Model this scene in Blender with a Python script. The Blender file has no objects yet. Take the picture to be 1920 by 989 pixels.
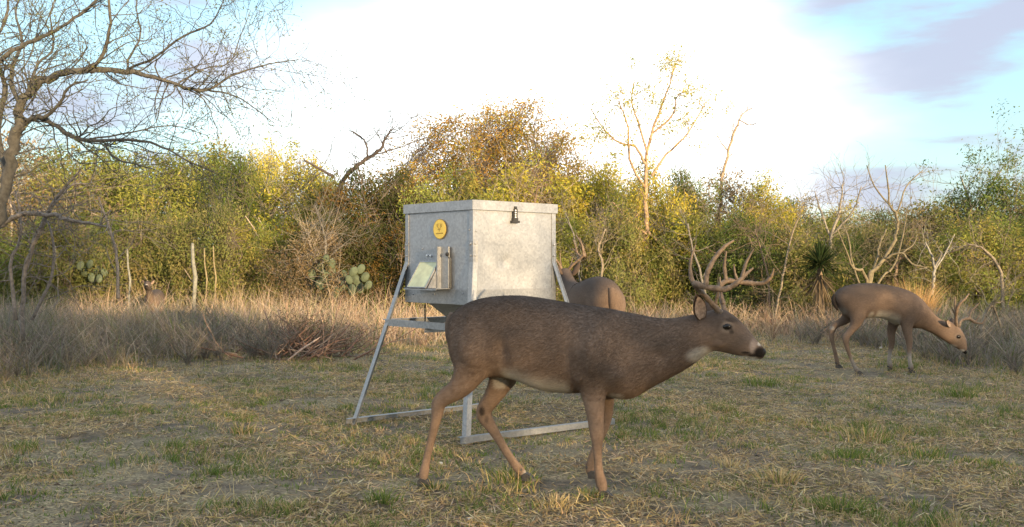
import bpy, math, random
import numpy as np
from mathutils import Vector

R = math.radians
sc = bpy.context.scene
C = sc.collection
rng = np.random.default_rng(7)
random.seed(7)

# ------------------------------------------------------------------ camera
F, CX, HY, H = 1800.0, 960.0, 494.5, 1.18      # focal length and horizon of the photo in its own pixels, eye height
cam = bpy.data.objects.new('camera', bpy.data.cameras.new('camera'))
C.objects.link(cam)
cam.location = (0, 0, H)
cam.rotation_euler = (R(90), 0, 0)
cam.data.sensor_width = 36
cam.data.lens = 36 * F / 1920
cam.data.clip_end = 3000
cam.data.clip_start = 0.05
sc.camera = cam

# ------------------------------------------------------------------ sun, sky, exposure
SUN_EL, SUN_AZ = 7.0, 148.0      # azimuth clockwise from +Y (the view direction): low, behind the camera to the right
sun = bpy.data.objects.new('sun', bpy.data.lights.new('sun', 'SUN'))
C.objects.link(sun)
sun.data.energy = 5.0
sun.data.angle = R(0.5)
sun.data.color = (1.0, 0.72, 0.40)
sd = Vector((math.sin(R(SUN_AZ)) * math.cos(R(SUN_EL)), math.cos(R(SUN_AZ)) * math.cos(R(SUN_EL)), math.sin(R(SUN_EL))))
sun.rotation_euler = sd.to_track_quat('Z', 'Y').to_euler()

w = bpy.data.worlds.new('World')
sc.world = w
w.use_nodes = True
nt = w.node_tree
N, L = nt.nodes, nt.links
for n in list(N):
    N.remove(n)


def nd(tree, t, **kw):
    n = tree.nodes.new(t)
    for k, v in kw.items():
        setattr(n, k, v)
    return n


out = nd(nt, 'ShaderNodeOutputWorld')
bg = nd(nt, 'ShaderNodeBackground')
bg.inputs['Strength'].default_value = 0.15
sky = nd(nt, 'ShaderNodeTexSky', sky_type='NISHITA', sun_disc=False)
sky.sun_elevation = R(SUN_EL)
sky.sun_rotation = R(SUN_AZ)
sky.altitude = 100
sky.air_density = 1.0
sky.dust_density = 1.5
sky.ozone_density = 1.5
geo = nd(nt, 'ShaderNodeTexCoord')


def vmath(op, a, b=None):
    n = nd(nt, 'ShaderNodeVectorMath', operation=op)
    if isinstance(a, tuple): n.inputs[0].default_value = a
    else: L.new(a, n.inputs[0])
    if b is not None:
        if isinstance(b, tuple): n.inputs[1].default_value = b
        else: L.new(b, n.inputs[1])
    return n


def mth(op, a, b=None, clamp=False):
    n = nd(nt, 'ShaderNodeMath', operation=op, use_clamp=clamp)
    for i, v in enumerate((a, b)):
        if v is None: continue
        if isinstance(v, (int, float)): n.inputs[i].default_value = v
        else: L.new(v, n.inputs[i])
    return n.outputs[0]


def mrange(v, a, b, c, d):
    n = nd(nt, 'ShaderNodeMapRange', interpolation_type='SMOOTHSTEP')
    L.new(v, n.inputs[0])
    for i, x in enumerate((a, b, c, d)): n.inputs[i + 1].default_value = x
    return n.outputs[0]


def mixc(f, a, b, bt='MIX'):
    n = nd(nt, 'ShaderNodeMix', data_type='RGBA', blend_type=bt)
    if isinstance(f, (int, float)): n.inputs[0].default_value = f
    else: L.new(f, n.inputs[0])
    for i, v in ((6, a), (7, b)):
        if isinstance(v, tuple): n.inputs[i].default_value = v + (1,)
        else: L.new(v, n.inputs[i])
    return n.outputs[2]


D = geo.outputs['Generated']
# thin bright cloud sheet low in the north, its edge ragged with noise
nz = nd(nt, 'ShaderNodeTexNoise'); nz.inputs['Scale'].default_value = 3.0; nz.inputs['Detail'].default_value = 5
st = vmath('MULTIPLY', D, (1.0, 1.0, 3.2)); L.new(st.outputs[0], nz.inputs['Vector'])
dv = vmath('SUBTRACT', D, (0.015, 0.985, 0.115))
dv = vmath('MULTIPLY', dv.outputs[0], (1.0, 0.25, 1.45))
ln = vmath('LENGTH', dv.outputs[0])
dist = mth('ADD', ln.outputs['Value'], mth('MULTIPLY', mth('SUBTRACT', nz.outputs['Fac'], 0.5), 0.34))
sheet = mrange(dist, -0.02, 0.38, 1.0, 0.0)
# small grey-lilac clouds
n2 = nd(nt, 'ShaderNodeTexNoise'); n2.inputs['Scale'].default_value = 4.2; n2.inputs['Detail'].default_value = 6; n2.inputs['Roughness'].default_value = 0.55
st2 = vmath('MULTIPLY', D, (1.0, 1.0, 4.5)); st2 = vmath('ADD', st2.outputs[0], (3.1, 1.7, 0.4)); L.new(st2.outputs[0], n2.inputs['Vector'])
cl = mrange(n2.outputs['Fac'], 0.45, 0.62, 0.0, 0.85)
base = mixc(0.5, mixc(1.0, sky.outputs[0], (1.3, 1.3, 1.3), 'MULTIPLY'), (1.45, 2.55, 3.05))          # thin veil that pales the blue
c1 = mixc(cl, base, (1.75, 1.8, 2.3))
# broken bright overcast over the rest of the sky, leaving the blue gaps beside the bright sheet
n3 = nd(nt, 'ShaderNodeTexNoise'); n3.inputs['Scale'].default_value = 2.0; n3.inputs['Detail'].default_value = 5
st3 = vmath('MULTIPLY', D, (1.0, 1.0, 2.0)); L.new(st3.outputs[0], n3.inputs['Vector'])
high = mth('ADD', ln.outputs['Value'], mth('MULTIPLY', mth('SUBTRACT', n3.outputs['Fac'], 0.5), 0.5))
over = mrange(high, 0.55, 1.0, 0.0, 0.22)
c3 = mixc(over, c1, (10.0, 9.4, 8.8))
c2 = mixc(sheet, c3, (9.0, 9.0, 8.9))
L.new(c2, bg.inputs['Color'])
L.new(bg.outputs[0], out.inputs[0])

vs = sc.view_settings
vs.view_transform = 'Standard'
vs.look = 'None'
vs.exposure = 1.25
vs.gamma = 1.0

# ------------------------------------------------------------------ helpers


def at(px, py, Y):
    return np.array([(px - CX) / F * Y, Y, H + (HY - py) / F * Y])


def srgb(r, g, b):
    f = lambda c: (c / 255 / 12.92 if c / 255 < .04045 else ((c / 255 + .055) / 1.055) ** 2.4)
    return np.array([f(r), f(g), f(b)])


class _Lat:
    def __init__(s, seed): s.g = np.random.default_rng(seed).random((256, 256))

    def __call__(s, x, y):
        xi, yi = np.floor(x).astype(int), np.floor(y).astype(int)
        fx, fy = x - xi, y - yi
        fx, fy = fx * fx * (3 - 2 * fx), fy * fy * (3 - 2 * fy)
        g = lambda a, b: s.g[a % 256, b % 256]
        return (g(xi, yi) * (1 - fx) + g(xi + 1, yi) * fx) * (1 - fy) + (g(xi, yi + 1) * (1 - fx) + g(xi + 1, yi + 1) * fx) * fy


def fbm(x, y, s, seed=0, o=3):
    x, y = np.asarray(x, float), np.asarray(y, float)
    t, a, tot = 0, 1.0, 0
    for i in range(o):
        t = t + a * _Lat(seed * 13 + i)(x / s * 2 ** i + 37.3, y / s * 2 ** i + 91.7); tot += a; a *= .5
    return t / tot


def gh(x, y):
    return (fbm(x, y, 1.3, 3) - .5) * .05 + (fbm(x, y, .26, 4, 3) - .5) * .035


def mesh(name, V, F4=None, F3=None, col=None, smooth=False):
    V = np.asarray(V, np.float32).reshape(-1, 3)
    F4 = np.zeros((0, 4), np.int32) if F4 is None else np.asarray(F4, np.int32).reshape(-1, 4)
    F3 = np.zeros((0, 3), np.int32) if F3 is None else np.asarray(F3, np.int32).reshape(-1, 3)
    me = bpy.data.meshes.new(name)
    me.vertices.add(len(V)); me.vertices.foreach_set('co', V.ravel())
    loops = np.concatenate([F4.ravel(), F3.ravel()])
    me.loops.add(len(loops)); me.loops.foreach_set('vertex_index', loops)
    tot = np.concatenate([np.full(len(F4), 4), np.full(len(F3), 3)]).astype(np.int32)
    st = np.concatenate([[0], np.cumsum(tot)[:-1]]).astype(np.int32)
    me.polygons.add(len(tot)); me.polygons.foreach_set('loop_start', st); me.polygons.foreach_set('loop_total', tot)
    me.polygons.foreach_set('use_smooth', np.full(len(tot), bool(smooth)))
    me.update(calc_edges=True)
    if col is not None: setcol(me, col)
    return me


def setcol(me, col):
    a = me.attributes.new('Col', 'FLOAT_COLOR', 'POINT')
    c = np.ones((len(me.vertices), 4), np.float32)
    c[:, :3] = col
    a.data.foreach_set('color', c.ravel())


def obj(name, me, mat=None, parent=None, label=None, cat=None, group=None, kind=None, loc=None):
    o = bpy.data.objects.new(name, me)
    C.objects.link(o)
    if mat is not None and not me.materials: me.materials.append(mat)
    if parent is not None: o.parent = parent
    tag(o, label, cat, group, kind)
    if loc is not None: o.location = loc
    return o


def tag(o, label=None, cat=None, group=None, kind=None):
    for k, v in (('label', label), ('category', cat), ('group', group), ('kind', kind)):
        if v: o[k] = v


def empty(name, loc, rz, label, cat, group=None):
    o = bpy.data.objects.new(name, None)
    o.empty_display_size = .1
    C.objects.link(o)
    o.location = loc; o.rotation_euler = (0, 0, rz)
    tag(o, label, cat, group)
    return o


class MB:
    """collects vertices and faces"""
    def __init__(s): s.V = []; s.q = []; s.t = []; s.c = []; s.n = 0

    def add(s, V, F4=None, F3=None, col=None):
        V = np.asarray(V, float).reshape(-1, 3)
        if F4 is not None and len(F4): s.q.append(np.asarray(F4) + s.n)
        if F3 is not None and len(F3): s.t.append(np.asarray(F3) + s.n)
        s.V.append(V); s.c.append(np.broadcast_to(np.array([1., 1, 1]) if col is None else col, V.shape)); s.n += len(V)

    def mesh(s, name, smooth=False):
        return mesh(name, np.vstack(s.V), np.vstack(s.q) if s.q else None, np.vstack(s.t) if s.t else None, np.vstack(s.c), smooth)

    def box(s, c, u, v, w_):
        """box with centre c and half-axis vectors"""
        c, u, v, w_ = (np.asarray(a, float) for a in (c, u, v, w_))
        P = [c + a * u + b * v + d * w_ for d in (-1, 1) for b in (-1, 1) for a in (-1, 1)]
        if np.dot(np.cross(u, v), w_) < 0: fl = -1
        else: fl = 1
        Fq = [[0, 2, 3, 1], [4, 5, 7, 6], [0, 1, 5, 4], [2, 6, 7, 3], [0, 4, 6, 2], [1, 3, 7, 5]]
        s.add(P, np.array(Fq)[:, ::fl])

    def hexa(s, P):
        s.add(P, [[0, 3, 2, 1], [4, 5, 6, 7], [0, 1, 5, 4], [1, 2, 6, 5], [2, 3, 7, 6], [3, 0, 4, 7]])

    def tube(s, P, r, k=8, col=None, cap=True, wob=0):
        P = np.asarray(P, float); n = len(P); r = np.broadcast_to(r, (n,))
        T = np.gradient(P, axis=0); T /= np.linalg.norm(T, axis=1)[:, None] + 1e-9
        up = np.array([0, 0, 1.]) if abs(T[0, 2]) < .9 else np.array([1., 0, 0])
        a = np.arange(k) / k * 2 * math.pi
        V = []
        A = np.cross(up, T[0])
        for i in range(n):
            A = A - T[i] * np.dot(A, T[i]); A /= np.linalg.norm(A) + 1e-9
            B = np.cross(T[i], A)
            rr = r[i] * (1 + (wob * (rng.random(k) - .5) if wob else 0))
            V.append(P[i] + (np.cos(a) * rr)[:, None] * A + (np.sin(a) * rr)[:, None] * B)
        V = np.vstack(V)
        i = np.arange(n - 1)[:, None] * k; j = np.arange(k)[None]; j2 = (j + 1) % k
        Fq = np.stack([i + j, i + j2, i + k + j2, i + k + j], -1).reshape(-1, 4)
        Ft = []
        if cap:
            V = np.vstack([V, P[0] - T[0] * r[0] * .3, P[-1] + T[-1] * r[-1] * .6])
            for q in range(k):
                Ft.append([n * k, (q + 1) % k, q]); Ft.append([n * k + 1, (n - 1) * k + q, (n - 1) * k + (q + 1) % k])
        s.add(V, Fq, Ft, col)

    def segs(s, P0, P1, r0, r1, k=3, col=None):
        """many straight tapered prisms at once"""
        P0, P1 = np.asarray(P0, float), np.asarray(P1, float)
        n = len(P0)
        if n == 0: return
        r0, r1 = np.broadcast_to(r0, (n,)), np.broadcast_to(r1, (n,))
        T = P1 - P0; T /= np.linalg.norm(T, axis=1)[:, None] + 1e-9
        up = np.where(np.abs(T[:, 2:3]) < .9, np.array([[0, 0, 1.]]), np.array([[1., 0, 0]]))
        A = np.cross(up, T); A /= np.linalg.norm(A, axis=1)[:, None]
        B = np.cross(T, A)
        a = (np.arange(k) / k * 2 * math.pi)[None, :, None]
        ring = np.cos(a) * A[:, None] + np.sin(a) * B[:, None]
        V = np.concatenate([P0[:, None] + ring * r0[:, None, None], P1[:, None] + ring * r1[:, None, None]], 1).reshape(-1, 3)
        b = (np.arange(n) * 2 * k)[:, None]; j = np.arange(k)[None]; j2 = (j + 1) % k
        Fq = np.stack([b + j, b + j2, b + k + j2, b + k + j], -1).reshape(-1, 4)
        if col is not None and np.ndim(col) == 2: col = np.repeat(col, 2 * k, 0)
        s.add(V, Fq, None, col)

    def quads(s, P, U, W, col):
        """leaf faces: centre P, half vectors U and W"""
        n = len(P)
        V = np.stack([P - U, P + W * .9 - U * .1, P + U, P - W * .9 + U * .1], 1).reshape(-1, 3)
        Fq = np.arange(n * 4).reshape(n, 4)
        s.add(V, Fq, None, np.repeat(col, 4, 0) if np.ndim(col) == 2 else col)

    def blades(s, P, h, wd, lean, nseg, col, az=None):
        n = len(P)
        az = rng.random(n) * 2 * math.pi if az is None else az
        d = np.stack([np.cos(az), np.sin(az), np.zeros(n)], 1)
        fa = rng.random(n) * math.pi
        f = np.stack([np.cos(fa), np.sin(fa), np.zeros(n)], 1)
        m = 2 * nseg + 1
        V = np.zeros((n, m, 3))
        for i in range(nseg + 1):
            t = i / nseg
            c = P + d * (lean * h * (t ** 1.7))[:, None]
            c[:, 2] += h * (t - .35 * np.minimum(lean, 1.4) * t * t)
            if i < nseg:
                ww = wd * (1 - t) ** .6
                V[:, 2 * i] = c - f * ww[:, None]; V[:, 2 * i + 1] = c + f * ww[:, None]
            else: V[:, 2 * i] = c
        b = (np.arange(n) * m)[:, None]
        Fq = np.concatenate([b + np.array([[2 * i, 2 * i + 1, 2 * i + 3, 2 * i + 2]]) for i in range(nseg - 1)]) if nseg > 1 else None
        Ft = b + np.array([[2 * nseg - 2, 2 * nseg - 1, 2 * nseg]])
        s.add(V.reshape(-1, 3), Fq, Ft, np.repeat(col, m, 0))


# ------------------------------------------------------------------ materials


def material(name, build):
    m = bpy.data.materials.new(name)
    m.use_nodes = True
    t = m.node_tree
    t.nodes.clear()
    o = nd(t, 'ShaderNodeOutputMaterial')
    build(t, o)
    return m


def principled(t, o, **kw):
    p = nd(t, 'ShaderNodeBsdfPrincipled')
    for k, v in kw.items():
        p.inputs[k.replace('_', ' ')].default_value = v
    t.links.new(p.outputs[0], o.inputs[0])
    return p


def colnode(t, noise_scale=None, lo=.8, hi=1.2, rand=0.0, base=None, detail=4, stretch=None):
    """Col attribute (or base) multiplied by noise and per-object variation"""
    if base is None:
        a = nd(t, 'ShaderNodeAttribute', attribute_name='Col').outputs['Color']
    else:
        q = nd(t, 'ShaderNodeRGB'); q.outputs[0].default_value = tuple(base) + (1,); a = q.outputs[0]

    def mul(x, f):
        m = nd(t, 'ShaderNodeVectorMath', operation='SCALE'); t.links.new(x, m.inputs[0]); t.links.new(f, m.inputs['Scale']); return m.outputs[0]
    if noise_scale:
        n = nd(t, 'ShaderNodeTexNoise'); n.inputs['Scale'].default_value = noise_scale; n.inputs['Detail'].default_value = detail
        tc = nd(t, 'ShaderNodeTexCoord')
        if stretch:
            mp = nd(t, 'ShaderNodeMapping'); mp.inputs['Scale'].default_value = stretch
            t.links.new(tc.outputs['Object'], mp.inputs[0]); t.links.new(mp.outputs[0], n.inputs['Vector'])
        else: t.links.new(tc.outputs['Object'], n.inputs['Vector'])
        mr = nd(t, 'ShaderNodeMapRange'); mr.inputs[1].default_value = .3; mr.inputs[2].default_value = .7
        mr.inputs[3].default_value = lo; mr.inputs[4].default_value = hi
        t.links.new(n.outputs['Fac'], mr.inputs[0]); a = mul(a, mr.outputs[0])
    if rand:
        oi = nd(t, 'ShaderNodeObjectInfo'); mr = nd(t, 'ShaderNodeMapRange')
        mr.inputs[3].default_value = 1 - rand; mr.inputs[4].default_value = 1 + rand
        t.links.new(oi.outputs['Random'], mr.inputs[0]); a = mul(a, mr.outputs[0])
    return a


def b_leaf(t, o, tr=.45, rand=.15):
    c = colnode(t, rand=rand)
    d = nd(t, 'ShaderNodeBsdfDiffuse'); x = nd(t, 'ShaderNodeBsdfTranslucent'); m = nd(t, 'ShaderNodeMixShader')
    m.inputs[0].default_value = tr
    t.links.new(c, d.inputs[0]); t.links.new(c, x.inputs[0]); t.links.new(d.outputs[0], m.inputs[1]); t.links.new(x.outputs[0], m.inputs[2])
    t.links.new(m.outputs[0], o.inputs[0])


M = {}
M['leaf'] = material('leaf', b_leaf)
M['grass'] = material('grass', lambda t, o: b_leaf(t, o, .3, 0))


def b_bark(t, o):
    p = principled(t, o, Roughness=.9)
    t.links.new(colnode(t, 25, .6, 1.35, .12), p.inputs['Base Color'])
    n = nd(t, 'ShaderNodeTexNoise'); n.inputs['Scale'].default_value = 60; bp = nd(t, 'ShaderNodeBump'); bp.inputs['Strength'].default_value = .6; bp.inputs['Distance'].default_value = .01
    t.links.new(n.outputs['Fac'], bp.inputs['Height']); t.links.new(bp.outputs[0], p.inputs['Normal'])


M['bark'] = material('bark', b_bark)


def b_ground(t, o):
    p = principled(t, o, Roughness=.95)
    tc = nd(t, 'ShaderNodeTexCoord')

    def noise(s, d=6):
        n = nd(t, 'ShaderNodeTexNoise'); n.inputs['Scale'].default_value = s; n.inputs['Detail'].default_value = d
        t.links.new(tc.outputs['Object'], n.inputs['Vector']); return n.outputs['Fac']

    def ramp(f, *st):
        r = nd(t, 'ShaderNodeValToRGB'); e = r.color_ramp.elements
        while len(e) < len(st): e.new(.5)
        for q, (pp, c) in zip(e, st): q.position = pp; q.color = c + (1,)
        t.links.new(f, r.inputs[0]); return r.outputs[0]
    soil = ramp(noise(9), (.36, (.045, .035, .027)), (.5, (.095, .073, .054)), (.66, (.18, .142, .098)))
    straw = ramp(noise(55), (.34, (.07, .058, .034)), (.52, (.19, .155, .085)), (.68, (.38, .31, .18)))
    m = nd(t, 'ShaderNodeMix', data_type='RGBA')
    t.links.new(ramp(noise(2.4), (.36, (.10,) * 3), (.58, (.9,) * 3)), m.inputs[0]); t.links.new(soil, m.inputs[6]); t.links.new(straw, m.inputs[7])
    t.links.new(m.outputs[2], p.inputs['Base Color'])
    bp = nd(t, 'ShaderNodeBump'); bp.inputs['Strength'].default_value = .9; bp.inputs['Distance'].default_value = .02
    t.links.new(noise(40), bp.inputs['Height']); t.links.new(bp.outputs[0], p.inputs['Normal'])


M['ground'] = material('ground', b_ground)


def b_fur(t, o):
    p = principled(t, o, Roughness=.85)
    p.inputs['Specular IOR Level'].default_value = .15
    t.links.new(colnode(t, 150, .86, 1.14, 0, stretch=(.3, 1, .7)), p.inputs['Base Color'])
    n = nd(t, 'ShaderNodeTexNoise'); n.inputs['Scale'].default_value = 160
    tc = nd(t, 'ShaderNodeTexCoord'); mp = nd(t, 'ShaderNodeMapping'); mp.inputs['Scale'].default_value = (.25, 1, .6)
    t.links.new(tc.outputs['Object'], mp.inputs[0]); t.links.new(mp.outputs[0], n.inputs['Vector'])
    bp = nd(t, 'ShaderNodeBump'); bp.inputs['Strength'].default_value = .5; bp.inputs['Distance'].default_value = .004
    t.links.new(n.outputs['Fac'], bp.inputs['Height']); t.links.new(bp.outputs[0], p.inputs['Normal'])


M['fur'] = material('fur', b_fur)


def plain(name, c, rough=.6, metal=0, ns=30, lo=.85, hi=1.15, spec=.5, bump=0):
    def b(t, o):
        p = principled(t, o, Roughness=rough, Metallic=metal)
        p.inputs['Specular IOR Level'].default_value = spec
        t.links.new(colnode(t, ns, lo, hi, 0, base=c), p.inputs['Base Color'])
        if bump:
            n = nd(t, 'ShaderNodeTexNoise'); n.inputs['Scale'].default_value = ns * 2; bp = nd(t, 'ShaderNodeBump')
            bp.inputs['Strength'].default_value = bump; bp.inputs['Distance'].default_value = .005
            t.links.new(n.outputs['Fac'], bp.inputs['Height']); t.links.new(bp.outputs[0], p.inputs['Normal'])
    M[name] = material(name, b)


def b_galv(t, o, tint=(.38, .395, .42)):
    p = principled(t, o, Metallic=.85)
    tc = nd(t, 'ShaderNodeTexCoord')
    v = nd(t, 'ShaderNodeTexVoronoi'); v.inputs['Scale'].default_value = 70; t.links.new(tc.outputs['Object'], v.inputs['Vector'])
    n = nd(t, 'ShaderNodeTexNoise'); n.inputs['Scale'].default_value = 6; n.inputs['Detail'].default_value = 8; t.links.new(tc.outputs['Object'], n.inputs['Vector'])
    sp = nd(t, 'ShaderNodeSeparateColor'); t.links.new(v.outputs['Color'], sp.inputs[0])
    a = nd(t, 'ShaderNodeMath', operation='MULTIPLY_ADD'); t.links.new(sp.outputs[0], a.inputs[0]); a.inputs[1].default_value = .22; a.inputs[2].default_value = .62
    b = nd(t, 'ShaderNodeMath', operation='MULTIPLY_ADD'); t.links.new(n.outputs['Fac'], b.inputs[0]); b.inputs[1].default_value = .5; t.links.new(a.outputs[0], b.inputs[2])
    c = nd(t, 'ShaderNodeVectorMath', operation='SCALE'); c.inputs[0].default_value = tint; t.links.new(b.outputs[0], c.inputs['Scale'])
    t.links.new(c.outputs[0], p.inputs['Base Color'])
    r = nd(t, 'ShaderNodeMapRange'); t.links.new(n.outputs['Fac'], r.inputs[0]); r.inputs[3].default_value = .42; r.inputs[4].default_value = .68
    t.links.new(r.outputs[0], p.inputs['Roughness'])
    bp = nd(t, 'ShaderNodeBump'); bp.inputs['Strength'].default_value = .06; bp.inputs['Distance'].default_value = .01
    n3 = nd(t, 'ShaderNodeTexNoise'); n3.inputs['Scale'].default_value = 5; t.links.new(tc.outputs['Object'], n3.inputs['Vector'])
    t.links.new(n3.outputs['Fac'], bp.inputs['Height']); t.links.new(bp.outputs[0], p.inputs['Normal'])


M['galv'] = material('galvanised_steel', b_galv)
M['galv_dull'] = material('dull_galvanised_steel', lambda t, o: b_galv(t, o, (.33, .34, .355)))
plain('black_rubber', (.02, .02, .02), .5)
plain('solar', (.50, .52, .33), .35, 0, 20)
plain('yellow', (.78, .55, .10), .5, 0, 40, .92, 1.08)
plain('ink', (.30, .20, .04), .6)
plain('white_ink', (.8, .8, .8), .6)
plain('antler', (.145, .105, .075), .6, 0, 45, .55, 1.45, .3, .5)
plain('hoof', (.045, .040, .036), .55, 0, 50, .6, 1.4)
plain('eye', (.008, .006, .005), .2, 0, 10, 1, 1, .4)
plain('nose', (.008, .007, .007), .45, 0, 90, .6, 1.5, .25, .4)
plain('ear_in', (.30, .23, .19), .9, 0, 60, .5, 1.3, .1)
plain('post', (.19, .19, .165), .9, 0, 20, .6, 1.3, .2, .6)
plain('stalk', (.22, .18, .11), .9, 0, 20, .6, 1.3, .2)
plain('wire', (.25, .24, .23), .6, .6)
plain('cactus', (.065, .085, .05), .7, 0, 14, .7, 1.3, .3, .3)
plain('stone', (.62, .60, .56), .8, 0, 30)

# ------------------------------------------------------------------ ground
xs = np.concatenate([-np.geomspace(700, 6.1, 40), np.arange(-6, 6.01, .05), np.geomspace(6.1, 700, 40)])
ys = np.concatenate([-np.geomspace(700, 1.5, 24), np.arange(-1, 1.9, .2), np.arange(2, 12, .05), np.arange(12.05, 16, .12), np.geomspace(16.2, 900, 44)])
X, Y = np.meshgrid(xs, ys)
Z = gh(X, Y) * np.clip(1.6 - np.hypot(X, Y) / 40, 0, 1)
n0, n1 = X.shape
i = np.arange(n0 - 1)[:, None] * n1; j = np.arange(n1 - 1)[None]
Fq = np.stack([i + j, i + j + 1, i + j + 1 + n1, i + j + n1], -1).reshape(-1, 4)
obj('ground', mesh('ground', np.stack([X, Y, Z], -1).reshape(-1, 3), Fq, smooth=True), M['ground'], kind='structure',
    label='bare brown dirt clearing with trampled straw running out to the brush')


def put(x, y):
    return np.stack([x, y, gh(x, y)], 1)


def in_view(n, y0, y1, pad=1.12, power=1.0):
    """points spread over the wedge of ground in view, denser near the camera with power < 1"""
    u = rng.random(n)
    y = (y0 ** power + u * (y1 ** power - y0 ** power)) ** (1 / power)
    x = (rng.random(n) * 2 - 1) * (y * 960 / F * pad + .3)
    return x, y


def pal(n, cols, jit=.18):
    c = np.array(cols)[rng.integers(0, len(cols), n)]
    return c * (1 + (rng.random((n, 1)) - .5) * 2 * jit) * (1 + (rng.random((n, 3)) - .5) * .12)


STRAW = [(.50, .38, .18), (.43, .32, .15), (.57, .45, .26), (.36, .25, .13), (.47, .34, .21)]
GREEN = [(.13, .19, .045), (.16, .21, .055), (.22, .24, .07), (.09, .14, .04)]
GREY = [(.28, .25, .22), (.23, .20, .18), (.34, .30, .26), (.19, .17, .15), (.31, .26, .19), (.17, .18, .11)]
PINKY = [(.54, .41, .28), (.50, .36, .27), (.58, .46, .33), (.44, .32, .23), (.42, .34, .27), (.34, .27, .18)]

# short living grass in tufts
b = MB()
nt_ = 30000
x, y = in_view(nt_, 2.1, 15, power=.9)
g = fbm(x, y, .8, 21)
keep = rng.random(nt_) < np.clip((g - .36) * 5, .15, 1)
x, y = x[keep], y[keep]
nb = 10
px = np.repeat(x, nb) + rng.normal(0, .028, len(x) * nb); py = np.repeat(y, nb) + rng.normal(0, .028, len(x) * nb)
hh = np.repeat(rng.uniform(.018, .07, len(x)) * np.clip(fbm(x, y, .5, 23) * 3 - .7, .3, 1.6), nb) * rng.uniform(.5, 1.2, len(px))
kk = np.repeat(rng.random(len(x)), nb)
cc = np.where((kk < .64)[:, None], pal(len(px), GREEN), pal(len(px), STRAW))
b.blades(put(px, py), hh, rng.uniform(.0016, .0035, len(px)), rng.uniform(.2, 1.3, len(px)), 3, cc)
obj('short_grass', b.mesh('short_grass'), M['grass'], kind='stuff', label='short green and yellow grass tufts scattered over the clearing', cat='grass')

# lying straw
b = MB()
n = 340000
x, y = in_view(n, 2.0, 17, power=.95)
g = fbm(x, y, .55, 33) - .10 * np.clip((-x - .5) / 2, 0, 1) * np.clip((6 - y) / 2, 0, 1)
keep = rng.random(n) < np.clip((g - .36) * 5, .10, 1)
x, y = x[keep], y[keep]; n = len(x)
P = put(x, y); P[:, 2] += rng.uniform(.002, .012, n) + rng.uniform(0, .03, n) * np.clip(fbm(x, y, .4, 35) * 3 - 1.2, 0, 1)
az = rng.random(n) * 2 * math.pi; l = rng.uniform(.010, .05, n) * np.where(rng.random(n) < .05, 2, 1)
U = np.stack([np.cos(az) * l, np.sin(az) * l, rng.normal(0, .28, n) * l], 1)
W = np.stack([-np.sin(az), np.cos(az), rng.normal(0, .4, n)], 1) * rng.uniform(.0015, .0045, n)[:, None]
b.quads(P, U, W, pal(n, STRAW + [(.2, .16, .11), (.50, .42, .29), (.24, .19, .15)]))
obj('straw_litter', b.mesh('straw_litter'), M['grass'], kind='stuff', label='dry straw and broken stems lying on the dirt', cat='straw')

# clods and small stones, coloured darker to double as bits of shading
b = MB()
n = 22000
x, y = in_view(n, 2.0, 14, power=.9)
g = fbm(x, y, .7, 41)
keep = rng.random(n) < np.clip((g - .4) * 5, .05, 1)
x, y = x[keep], y[keep]; n = len(x)
P = put(x, y); r = rng.uniform(.003, .010, n) * np.where(rng.random(n) < .06, 2.4, 1)
oc = np.array([[1, 0, 0], [0, 1, 0], [-1, 0, 0], [0, -1, 0], [0, 0, .5], [0, 0, -.5]], float)
V = P[:, None] + oc[None] * r[:, None, None] * rng.uniform(.6, 1.3, (n, 6, 1))
ft = np.array([[0, 1, 4], [1, 2, 4], [2, 3, 4], [3, 0, 4], [1, 0, 5], [2, 1, 5], [3, 2, 5], [0, 3, 5]])
b.add(V.reshape(-1, 3), None, (np.arange(n)[:, None, None] * 6 + ft[None]).reshape(-1, 3),
      np.repeat(pal(n, [(.12, .09, .07), (.09, .07, .055), (.16, .13, .10), (.07, .055, .045)]), 6, 0))
obj('dirt_clods', b.mesh('dirt_clods'), M['grass'], kind='stuff', label='small clods of dirt and droppings, darkened as bits of shading on the ground', cat='dirt clods')

# tall dry grass beyond the clearing


def edge(x_over_y):
    """distance where the tall growth starts, by direction"""
    u = x_over_y
    return np.interp(u, [-.6, -.5, -.4, -.25, -.12, 0, .25, .38, .44, .6], [9.6, 10.2, 11.2, 12.0, 13.4, 14.6, 14.8, 13.5, 11.4, 9.6])


b = MB()
n = 135000
x, y = in_view(n, 9, 25, power=.8)
e = edge(x / y) + (fbm(x, y, 1.2, 51) - .5) * 2.5
keep = (y > e) & (rng.random(n) < np.clip((y - e) * .9 + .12, 0, 1) * np.clip((fbm(x, y, .5, 54) - .3) * 5, .15, 1))
x, y, e = x[keep], y[keep], e[keep]; n = len(x)
u = x / y
hmax = np.interp(u, [-.6, -.3, -.1, .1, .3, .45, .6], [.88, .95, .95, .78, .72, .68, .72])
hh = hmax * rng.uniform(.35, 1.05, n) * np.clip((y - e) * .35 + .35, .3, 1) * (.45 + 1.05 * fbm(x, y, .7, 52))
gz = fbm(x, y, 2.2, 53) + np.interp(u, [-.6, -.3, -.1, .3, .6], [.16, .0, -.22, -.12, .10]) + np.interp(y, [10, 15, 20], [.12, 0, -.15])
cc = np.where((gz > .5)[:, None], pal(n, GREY + [(.15, .16, .10)]), pal(n, PINKY))
cc = np.where((rng.random(n) < .08)[:, None], pal(n, GREEN), cc)
b.blades(put(x, y), hh, rng.uniform(.003, .007, n), rng.uniform(.1, 1.35, n), 3, cc)
obj('tall_dry_grass', b.mesh('tall_dry_grass'), M['grass'], kind='stuff', label='knee-high pale dry grass between the clearing and the brush', cat='tall grass')

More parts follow.
